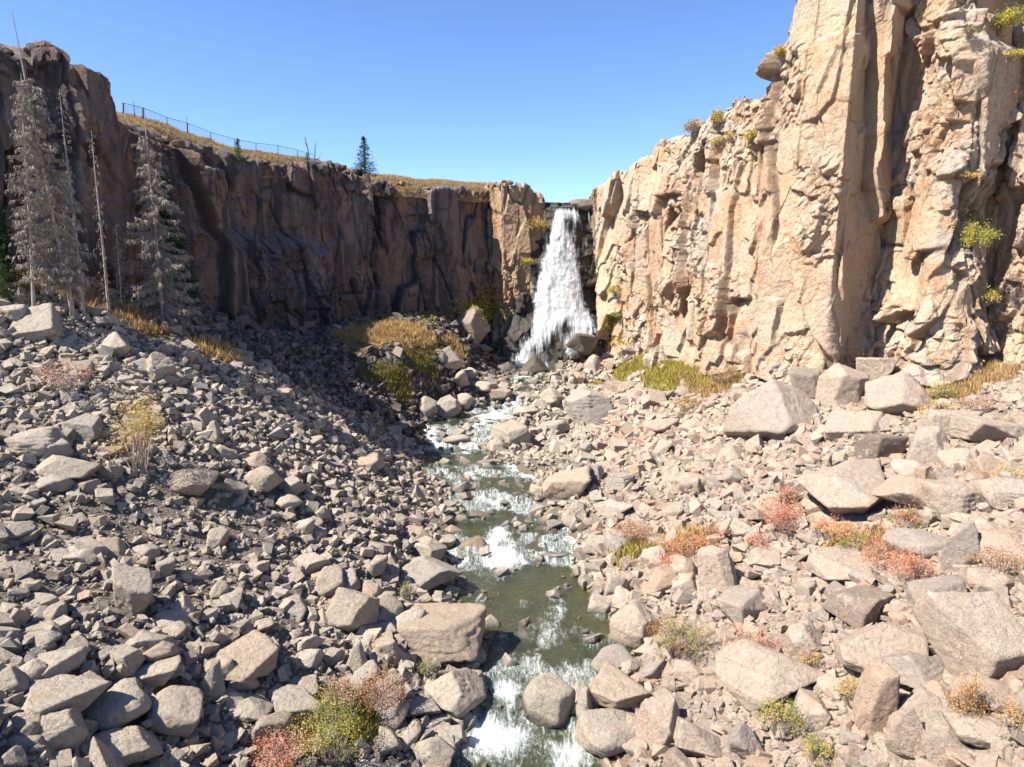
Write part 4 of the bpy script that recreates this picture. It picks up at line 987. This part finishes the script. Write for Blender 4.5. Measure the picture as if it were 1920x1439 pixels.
def shrub(P, w, h, mats, label, n=900, leaf=.12, group=None, twigs=34, name='shrub', tilt=(0, 0, 1)):
    n = int(n*2.0); leaf *= .68
    P = np.asarray(P, float); root = empty(name, P); tag(root, label, 'shrub', group)
    r = rngV; mb = MB(); tips = []; tl = np.array(tilt, float)
    for k in range(twigs):
        a = r.uniform(0, 2*pi); e = r.uniform(.15, 1)**.7
        t = np.array([cos(a)*w*.5*e, sin(a)*w*.5*e, 0])+tl*h*r.uniform(.55, 1.0)*(1.1-.5*e)
        m = t*.5+r.normal(size=3)*.06*w+np.array([0, 0, .1*h]); b0 = np.array([cos(a)*w*.1, sin(a)*w*.1, -.05])
        mb.tube(np.array([b0, m, t]), [.02+.006*h, .014, .006], 3); tips.append((m, t))
        for _ in range(3):
            q = m+(t-m)*r.uniform(0, .8); mb.tube(np.array([q, q+r.normal(size=3)*[.13*w, .13*w, .12*h]+[0, 0, .1*h]]), [.009, .004], 3)
    mb.build('twigs', M_TWIG, root)
    nm = len(mats); per = n//nm
    for j, mt in enumerate(mats):
        C = []; tn = []
        own = [x for i, x in enumerate(tips) if i % nm == j] or tips
        while sum(map(len, C)) < per:
            m, t = own[r.randint(len(own))]; f = r.uniform(.35, 1.08); c = m+(t-m)*f
            q = r.randint(5, 16); C.append(c+r.normal(size=(q, 3))*[.075*w, .075*w, .07*h]); tn.append(np.clip(r.normal(.5, .22)+r.normal(size=q)*.15, 0, 1))
        C = np.concatenate(C); C[:, 2] = np.maximum(C[:, 2], .02); tn = np.concatenate(tn); V, Q = leaf_quads(C, leaf, r, .4)
        b = MB(); b.add(V, None, Q, np.repeat(tn, 4)); b.build('foliage', mt, root)
    return root
SHR = [  # px, py, w, h (px), materials, label
 (262, 845, 85, 110, [M_ORANGE, M_YELLOW], 'orange and yellow bush with grey twigs in the middle of the left talus', 1500),
 (132, 725, 70, 50, [M_PINK], 'faded pinkish bush with bare grey twigs on the upper left talus', 500),
 (620, 1395, 110, 90, [M_GREEN, M_YELLOW], 'yellow green bush at the bottom edge between left talus and stream', 2200),
 (535, 1425, 80, 60, [M_CORAL, M_PINK], 'pinkish red bush at the bottom edge left of the yellow green bush', 1600),
 (715, 1318, 80, 60, [M_PINK, M_RUSSET], 'spiky pinkish orange bush on a block beside the stream', 1700),
 (640, 1320, 60, 50, [M_TWIGGY, M_PINK], 'tan twiggy bush behind the yellow green bush at the bottom', 700),
 (765, 1120, 28, 34, [M_GREEN], 'small green plant at the foot of the large dark angular boulder', 200),
 (800, 1260, 30, 26, [M_GREEN], 'small green tuft between the two big slabs at the stream edge', 180),
 (1460, 985, 72, 52, [M_CORAL], 'bright coral red bush standing on the right scree', 1100),
 (1475, 935, 34, 30, [M_CORAL, M_PINK], 'small coral bush just above the bright coral red bush', 250),
 (1290, 1045, 90, 46, [M_CORAL, M_ORANGE], 'coral and orange bush among pale rocks right of the stream', 1200),
 (1262, 1068, 50, 32, [M_CORAL], 'low red bush below the coral and orange bush', 400),
 (1195, 1010, 72, 34, [M_PINK, M_RUSSET], 'dull pink low bush near the right bank of the stream', 700),
 (1565, 1010, 62, 36, [M_ORANGE, M_CORAL], 'orange bush under the very large pale boulder', 900),
 (1610, 1035, 62, 38, [M_CORAL, M_GREEN], 'orange green bush lower than the one under the very large boulder', 800),
 (1660, 1065, 74, 44, [M_CORAL, M_PINK], 'coral bush spreading above the sharp ended slab', 1000),
 (1715, 1090, 60, 44, [M_CORAL, M_PINK], 'coral bush left of the tall upright pale stone', 900),
 (1692, 985, 44, 32, [M_CORAL, M_GREEN], 'small red and green bush between the very large boulder and the rusty long boulder', 450),
 (1272, 1215, 84, 62, [M_RUSSET, M_GREEN], 'dense russet bush beside the tall mottled boulder at the pool', 1400),
 (1410, 1222, 80, 40, [M_PINK, M_CORAL], 'pink bush above the large pale peaked boulder', 800),
 (1585, 1235, 50, 36, [M_PINK], 'thin reddish bush left of the large pointed pale boulder', 350),
 (1515, 1250, 36, 26, [M_ORANGE], 'small orange bush at the top of the large pale peaked boulder', 200),
 (1808, 1350, 46, 72, [M_ORANGE, M_RUSSET], 'orange bush in the gap left of the flat based pale boulder', 800),
 (1462, 1368, 62, 56, [M_YELLOW, M_GREEN], 'yellow green bush under the large pale peaked boulder', 900),
 (1528, 1428, 46, 36, [M_GREEN, M_YELLOW], 'green and yellow bush at the bottom edge of the right slope', 500),
 (1595, 1318, 44, 36, [M_YELLOW, M_ORANGE], 'yellow orange bush left of the long knobbly ridge', 400),
 (1905, 1372, 40, 46, [M_ORANGE], 'orange bush at the right edge in the lower corner', 400),
 (1902, 912, 52, 28, [M_YELLOW, M_ORANGE], 'yellow bush at the right edge beside the brown wedge', 450),
 (1875, 1068, 64, 34, [M_RUSSET, M_PINK], 'dull russet bush under the pale rounded boulder at the right edge', 500),
 (1345, 1005, 40, 26, [M_CORAL], 'small coral bush above the pale weathered ridge block', 250),
 (1425, 1025, 52, 26, [M_CORAL, M_PINK], 'low coral bush between pale blocks below the bright coral red bush', 350),
 (1640, 770, 30, 18, [M_ORANGE], 'little orange plant at the foot of the big pointed boulder', 120),
 (1760, 780, 54, 28, [M_ORANGE, M_YELLOW], 'orange yellow shrub right of the big pointed boulder', 450),
 (1830, 770, 60, 26, [M_PINK, M_TWIGGY], 'faded pink shrub on the pale ledges at the right', 350),
 (1580, 668, 70, 46, [M_ORANGE, M_TWIGGY], 'golden brown shrub at the foot of the right wall behind the boulders', 700),
 (1290, 765, 50, 26, [M_TWIGGY, M_ORANGE], 'tan shrub above the square block on the right scree', 300),
 (1360, 712, 50, 28, [M_RUSSET, M_TWIGGY], 'brownish shrub at the edge of the green patch on the right', 350),
 (1770, 745, 40, 26, [M_GREEN, M_YELLOW], 'green shrub in the grass under the right wall', 250)]
for px, py_, w, h, mats, lab, n in SHR:
    P = ray_ground(px, min(py_+h*.42, 1520)); s = np.linalg.norm(P-[0, 0, CZ])/F
    shrub(P+[0, 0, .12], w*s*1.22, h*s*1.35, mats, lab, n, max(.05, 3.6*s), 'autumn bushes on the canyon slopes')
CSH = [(1840, 455, 62, 92, [M_YELLOW, M_GREEN], 'tall yellow bush growing in a crack of the right wall', 1500),
 (1845, 558, 56, 54, [M_YELLOW, M_TWIGGY], 'yellowish twiggy bush low on the right wall, under the tall yellow bush', 800),
 (1874, 52, 60, 58, [M_YELLOW, M_GREEN], 'round yellow green bush near the top right corner of the wall', 1300),
 (1893, 108, 44, 28, [M_YELLOW], 'small yellow bush below the round bush in the top right corner', 400),
 (1815, 66, 30, 26, [M_GREEN, M_TWIGGY], 'tiny green tuft left of the round bush in the top right corner', 200),
 (1302, 242, 46, 52, [M_TWIGGY, M_RUSSET], 'grey brown shrub sticking out of the right rim', 700),
 (1340, 225, 30, 52, [M_YELLOW], 'yellow shrub on the rim right of the grey brown shrub', 500),
 (1345, 268, 40, 30, [M_YELLOW, M_TWIGGY], 'yellow tan shrub just under the right rim', 400),
 (1378, 256, 40, 34, [M_YELLOW, M_TWIGGY], 'tan shrub on the right wall left of the slim yellow shrub', 400),
 (1412, 258, 24, 40, [M_YELLOW], 'slim yellow shrub on the right wall below the high buttress', 350),
 (1468, 102, 28, 38, [M_YELLOW, M_ORANGE], 'yellow plant clinging to the left edge of the high buttress', 400),
 (1802, 335, 52, 22, [M_YELLOW, M_ORANGE], 'low yellow orange plant on a ledge of the right wall', 350),
 (1003, 425, 52, 58, [M_YELLOW, M_RUSSET], 'yellow brown bush hanging on the rock pillar left of the fall', 900),
 (988, 492, 40, 28, [M_YELLOW, M_GREEN], 'yellow plant lower on the rock pillar', 350),
 (1160, 545, 46, 40, [M_YELLOW, M_GREEN], 'yellow green bush on the ledge right of the waterfall', 600),
 (1165, 592, 34, 26, [M_GREEN], 'green plant low on the right wall beside the fall', 300),
 (775, 626 - 388, 0, 0, None, '', 0)][:-1]
for px, py_, w, h, mats, lab, n in CSH:
    hit = ray_obj([CR, CP, CL], px, py_+h*.3)
    if hit is None: hit = ray_obj([CR, CP, CL], px+8, py_+h*.6)
    if hit is None: print('noshrub', lab); continue
    P, nr = hit; s = P.y/F
    s = (P-Vector((0, 0, CZ))).length/F
    shrub(np.array(P)+np.array(nr)*.1, w*s*.85, h*s*.72, mats, lab, n, max(.08, 3.2*s), 'bushes growing on the rock walls', tilt=(nr.x*.35, nr.y*.35, .9))

# grass: blades in tufts, too many to count
def blades(P, r, hgt, nb, spread):
    n = len(P)*nb; B = np.repeat(P, nb, 0)+np.c_[r.normal(size=(n, 2))*np.repeat(spread, nb)[:, None], np.zeros(n)]
    H = np.repeat(hgt, nb)*r.uniform(.5, 1.2, n); a = r.uniform(0, 2*pi, n); wv = H*.085+.012
    side = np.c_[np.cos(a), np.sin(a), a*0]*wv[:, None]; lean = r.normal(size=(n, 2))*(H*.38)[:, None]
    T = B+np.c_[lean, H]; V = np.stack([B-side, B+side, T], 1).reshape(-1, 3)
    return V, np.arange(3*n).reshape(n, 3)
def grass(name, P, mat, hgt, nb, spread, label):
    r = rngV; hv = hgt*r.uniform(.6, 1.4, len(P)); V, T = blades(P, r, hv, nb, spread*r.uniform(.6, 1.4, len(P)))
    tn = np.repeat(np.clip(r.normal(.5, .25, len(P)), 0, 1), nb*3)
    o = mesh(name, V, T, mat, False, None, {'tone': tn}); tag(o, label, kind='stuff'); return o
def surf_points(o, n, seed):
    me = o.data; nf = len(me.polygons); c = np.empty(nf*3, np.float32); me.polygons.foreach_get('center', c); ar = np.empty(nf, np.float32); me.polygons.foreach_get('area', ar)
    return c.reshape(-1, 3), ar
# rim grass on the left plateau (first metres behind the rim)
t, xy, B, rzv = CLi['t'], CLi['xy'], CLi['B'], CLi['rz']
n = 15000; i = rngV.randint(int(len(t)*.22), len(t), n); q = rngV.uniform(1.6, 10.5, n)
qx = xy[i, 0]+B[i, 0]*q; qy = xy[i, 1]+B[i, 1]*q
P = []
for x, y in zip(qx, qy):
    ok, loc, nrm, _ = PL.ray_cast(Vector((x, y, 90)), Vector((0, 0, -1)))
    if ok:
        P.append(loc[:])
P = np.array(P); nz_ = fbm(P, .35, 3); P = P[nz_ > -.45]
grass('dry_grass', P, M_GRASSG, .38, 12, .22, 'golden dry grass along the rim of the left wall')
# slope grass by patch
def patch_points(n, lo, hi):
    out = []
    for (px, py_, rx, ry, hue, st) in PATCH:
        if not (lo <= hue < hi): continue
        for _ in range(int(n*rx*ry)):
            a = rngV.uniform(0, 2*pi); q = math.sqrt(rngV.rand())*1.15; x_ = px+cos(a)*q*rx; y_ = py_+sin(a)*q*ry; u = (CY-y_)/F
            ok, loc, nrm, _ = GROUND.ray_cast(Vector((0, 0, CZ)), Vector(((x_-CX)/F, cos(TH)+u*sin(TH), -sin(TH)+u*cos(TH))).normalized())
            if ok and loc.y > 20: out.append(loc[:])
    P = np.array(out); v, h = veg_at(P[:, 0], P[:, 1]); nn = fbm(P, .5, 3)
    return P[(v*rngV.uniform(.6, 1.2, len(P)) > .25) & (nn > -.55)]
grass('dry_grass', patch_points(.28, -.1, .45), M_GRASSO, .6, 12, .3, 'rusty gold grass on the slopes under the walls')
gp = patch_points(.4, .45, 1.1); isR = gp[:, 0] > 5
grass('grass', gp[isR], M_MOSS, .5, 16, .3, 'yellow green ground cover on the right bank below the wall')
grass('grass', gp[~isR], M_GRASSD, .36, 14, .3, 'dull green grass on the shaded slope left of the stream')
# moss: leaf clumps laid over the big block and the pillar foot
mp = []
for px, py_, rx, ry, n in [(890, 572, 34, 10, 500), (915, 560, 26, 26, 700), (925, 590, 26, 14, 500), (855, 582, 14, 10, 150), (795, 640, 30, 10, 250), (815, 665, 18, 10, 150), (1010, 500, 12, 20, 120), (1000, 620, 10, 18, 100), (1155, 640, 22, 12, 260), (1140, 610, 14, 16, 200), (790, 600, 40, 12, 300), (930, 655, 8, 30, 120)]:
    for k in range(n//4):
        hit = ray_obj([GROUND, CP, CR, CL]+[o for o in COL.objects if o.name.startswith('boulder') and (o.get('label') or '').startswith('big dark block capped')], px+rngV.normal()*rx*.55, py_+rngV.normal()*ry*.55)
        if hit is not None and hit[0].y > 85: mp.append(np.array(hit[0])+np.array(hit[1])*.06)
mp = np.array(mp); C = np.repeat(mp, 9, 0)+rngV.normal(size=(len(mp)*9, 3))*[.22, .22, .10]
V, Q = leaf_quads(C, .26, rngV, .5); b = MB(); b.add(V, None, Q, np.repeat(np.clip(np.repeat(rngV.normal(.5, .25, len(mp)), 9), 0, 1), 4))
tag(b.build('moss', M_MOSSTOP), 'bright yellow green moss at the foot of the rock pillar', kind='stuff')

# ------------------------------------------------------------------ trees
def gbase(px, py_, Y):
    p = unproj(px, py_, Y); p[2] = ground(p[0], p[1])[0]; return p
def base_from(px, py_, Y): return np.array([*unproj(px, py_, Y)])
def dead_spruce(px0, py0, px1, py1, label, dens=1.0, wid=.17, Y=None, twig=1.0, bare=.08, group='dead spruces under the left wall', low=.04):
    P = ray_ground(px0, py0) if Y is None else gbase(px0, py0, Y)
    top = unproj(px1, py1, P[1]); H = top[2]-P[2]; r = rngV
    root = empty('dead_spruce', P); tag(root, label, 'dead tree', group)
    ax = (top-P); mb = MB(); ts = np.linspace(0, 1, 12); cur = np.outer(ts, ax)+np.c_[np.sin(ts*5)*.05, np.cos(ts*4)*.05, ts*0]
    mb.tube(cur-[0, 0, .3], (.0075*H)*(1-ts)**.8+.018, 7); mb.build('trunk', M_BARK, root, True)
    b = MB(); nb = int(95*dens*H/18)+8
    for k in range(nb):
        f = low+(1-bare-low)*((k+r.rand())/nb); L = wid*H*(1-f)**.75*r.uniform(.3, 1.15)+.22; a = r.uniform(0, 2*pi)
        o = ax*f; dr = np.array([cos(a), sin(a), 0]); m = 6; u = np.linspace(0, 1, m)
        dro = r.uniform(.25, .6); pts = o+np.outer(u*L, dr)+np.c_[u*0, u*0, -L*dro*u**1.2+L*.22*u**3]+r.normal(size=(m, 3))*.03*L*u[:, None]
        b.tube(pts, .008+.016*(1-u)*min(1, L/2), 3, .35)
        nt = int((6+9*L)*twig)
        for _ in range(nt):
            f2 = r.uniform(.12, 1); q = np.array([np.interp(f2, u, pts[:, j]) for j in range(3)])
            sd = np.cross(dr, [0, 0, 1])*r.choice([-1, 1]); l = r.uniform(.18, .55)*(.6+.35*L/2)
            e = q+sd*l*r.uniform(.1, .7)+dr*l*.35+np.array([0, 0, -l*r.uniform(.4, 1.0)]); mid = (q+e)/2+np.array([0, 0, .12*l])
            tn = float(np.clip(r.normal(.55, .25), 0, 1)); b.tube(np.array([q, mid, e]), [.024, .02, .011], 3, tn)
            for _ in range(3):
                q2 = mid+(e-mid)*r.rand(); b.tube(np.array([q2, q2+r.normal(size=3)*.16*l+[0, 0, -.3*l]]), [.016, .009], 3, tn)
    b.build('branches', M_DEAD, root); return root
dead_spruce(306, 612, 270, 190, 'tall silver dead spruce standing alone in the sun before the left wall', 2.1, .18, None, 1.5, .15)
dead_spruce(300, 560, 262, 240, 'thin silver dead spruce with curled twigs close behind the lone tall one', .8, .07, 71, 1.0, .04, low=.45)
dead_spruce(130, 510, 22, 8, 'tallest dead spruce with dense silver branches at the left edge', 2.4, .105, 61, 1.5, .22, low=.12)
dead_spruce(55, 520, 40, 130, 'second dense silver dead spruce at the left edge, merging with the tallest', 1.9, .11, 59, 1.2, .05, low=.15)
dead_spruce(148, 500, 112, 160, 'slender dead spruce with short broken branches right of the tallest one', .7, .045, 62.5, .5, .03)
dead_spruce(125, 480, 114, 320, 'short dead spruce right behind the tallest one', .9, .09, 63, .8, .03)
dead_spruce(196, 505, 172, 238, 'bare pole of a dead spruce midway between the tallest and the lone one', .9, .035, 65.5, .25, .03)
dead_spruce(221, 512, 218, 412, 'shortest bare dead trunk near the lone tall spruce', 1.0, .05, 68, .4, .03)
def spruce(px0, py0, hpx, label, mat, Y=None, wid=.26, n=26, P=None, group='living spruces', lean=0.0):
    if P is None: P = ray_ground(px0, py0) if Y is None else gbase(px0, py0, Y)
    s = np.linalg.norm(P-[0, 0, CZ])/F; H = hpx*s; r = rngV
    root = empty('spruce', P); tag(root, label, 'tree', group)
    mb = MB(); ts = np.linspace(0, 1, 6); mb.tube(np.c_[ts*lean*H, ts*0, ts*H], .022*H*(1-ts)+.02, 6); mb.build('trunk', M_BARKD, root, True)
    b = MB(); C = []; A = []; T = []
    for k in range(n):
        f = .04+.95*k/n; L = wid*H*(1-f)**.85+.05*H*(1-f)+.04*H*.2
        for j in range(int(7+5*(1-f))):
            a = r.uniform(0, 2*pi); l = L*r.uniform(.65, 1.12); dr = np.array([cos(a), sin(a), 0]); tn = np.clip(r.normal(.45, .25), 0, 1)
            m = max(4, int(l/(.045*H))); u = (np.arange(m)+.5)/m
            pts = np.outer(u*l, dr)+np.c_[u*0+f*H*lean, u*0, f*H-l*.30*u+l*.22*u**2]+r.normal(size=(m, 3))*.012*H
            for q in range(3):
                C.append(pts+r.normal(size=(m, 3))*.014*H); ad = np.tile(dr, (m, 1))+r.normal(size=(m, 3))*.55; A.append(ad); T.append(np.full(m, tn))
    C = np.concatenate(C); A = np.concatenate(A); T = np.concatenate(T); A /= np.linalg.norm(A, axis=1)[:, None]
    S2 = np.cross(A, r.normal(size=A.shape)); S2 /= np.linalg.norm(S2, axis=1)[:, None]; z_ = .04*H*r.uniform(.6, 1.2, len(C))[:, None]
    V = np.stack([C-A*z_*.6, C+S2*z_*.2, C+A*z_*.8, C-S2*z_*.2], 1).reshape(-1, 3)
    b.add(V, None, np.arange(len(V)).reshape(-1, 4), np.repeat(T, 4)); b.build('crown', mat, root); return root
def on_plateau(px, py_):
    hit = ray_obj([PL, CL], px, py_)
    for dy in range(2, 34, 2):
        if hit is None: hit = ray_obj([PL, CL], px, py_+dy)
    return None if hit is None else np.array(hit[0])
for px, py_, h, lab, w in [(684, 318, 66, 'dark conical spruce standing alone on the left rim against the sky', .36), (448, 303, 40, 'small green spruce on the rim below the fence', .28), (576, 297, 14, 'tiny green spruce beside the dead snag on the rim', .45)]:
    P = on_plateau(px, py_); 
    if P is None: print('no plateau', lab); continue
    spruce(0, 0, h, lab, M_NEEDLE if h > 50 else M_NEEDLEG, None, w, 22, P-np.array([0, 0, .15]))
spruce(0, 505, 150, 'dark green spruce half cut off by the left edge', M_NEEDLE, 61, .2)
spruce(-8, 430, 70, 'bright green young spruce top at the left edge', M_NEEDLEG, 59, .2)
spruce(318, 520, 205, 'dark slender spruce behind the lone silver tree', M_NEEDLE, 78, .13)
spruce(345, 560, 120, 'small dark spruce in the shade right of the lone silver tree', M_NEEDLE, 80, .22)
spruce(262, 585, 60, 'low bright green spruce at the foot of the lone silver tree', M_NEEDLEG, None, .5, 14)
spruce(255, 500, 38, 'little green spruce in the shade left of the lone silver tree', M_NEEDLEG, 74, .5, 14)
def snag(px, py_, h, label, lean=0.0, nb=14):
    P = on_plateau(px, py_)
    if P is None: print('no plateau', label); return
    s = np.linalg.norm(P-[0, 0, CZ])/F; H = h*s; root = empty('dead_snag', P-np.array([0, 0, .2])); tag(root, label, 'dead tree', 'small dead snags on the rim'); r = rngV
    mb = MB(); mb.tube(np.array([[0, 0, 0], [lean*H*.4, 0, H*.55], [lean*H, .05, H]]), [.03*H, .02*H, .008], 5); mb.build('trunk', M_BARKD, root, True)
    b = MB()
    for _ in range(nb):
        f = r.uniform(.2, .95); a = r.uniform(0, 2*pi); l = H*.24*(1.1-f)*r.uniform(.6, 1.2); o = np.array([lean*H*f, 0, H*f]); b.tube(np.array([o, o+np.array([cos(a)*l, sin(a)*l, l*r.uniform(-.1, .6)])]), [.010*H, .004*H], 3)
    b.build('branches', M_BARKD, root)
snag(580, 296, 42, 'twisted dead snag on the rim at the end of the fence', -.15, 22)
snag(590, 298, 34, 'leaning dead snag touching the twisted one on the rim', .1, 10)
snag(352, 252, 34, 'thin bare snag crossing the fence line', 0, 6)
snag(253, 216, 32, 'thinnest bare snag near the thick fence posts', 0, 9)
snag(596, 300, 16, 'short broken stub at the fence end', .6, 3)
# ------------------------------------------------------------------ fence along the left rim
FP = [(231, 203, 9), (268, 220, 9), (313, 236, 5), (352, 248, 5), (395, 262, 5), (440, 272, 5), (480, 282, 5), (521, 290, 5), (558, 297, 5), (590, 301, 5)]
fence = empty('chain_link_fence', (0, 0, 0)); tag(fence, 'thin wire mesh fence with dark posts running along the left rim', 'fence')
tops = []; bots = []
FY = [79, 84, 90, 94.5, 99, 103, 107, 111, 115, 119]
for (px, py_, wd), Yf in zip(FP, FY):
    hit = on_plateau(px, py_+4)
    P = unproj(px, py_+2, hit[1] if hit is not None else Yf)
    if hit is not None: P = hit
    tpx = {231: 193, 268: 202, 313: 220, 352: 231, 395: 248, 440: 261, 480: 268, 521: 273, 558: 281, 590: 291}[px]
    T_ = unproj(px, tpx, P[1]); m = MB(); rr = .09 if wd > 6 else .045
    m.tube(np.array([P-[0, 0, .4], T_]), rr, 6); m.build('post', M_STEEL, fence, True); tops.append(T_); bots.append(P)
m = MB(); m.tube(np.array(tops)-[0, 0, .03], .03, 4); m.build('top_rail', M_STEEL, fence)
m = MB()
for a in range(len(tops)-1):
    t0, t1, b0, b1 = tops[a], tops[a+1], bots[a], bots[a+1]; n = 26
    for k in range(n+1):
        f = k/n
        for dlt in (.18, -.18):
            g = min(max(f+dlt, 0), 1); m.tube(np.array([t0+(t1-t0)*f, b0+(b1-b0)*g]), .004, 3)
m.build('wire_mesh', M_STEEL, fence)
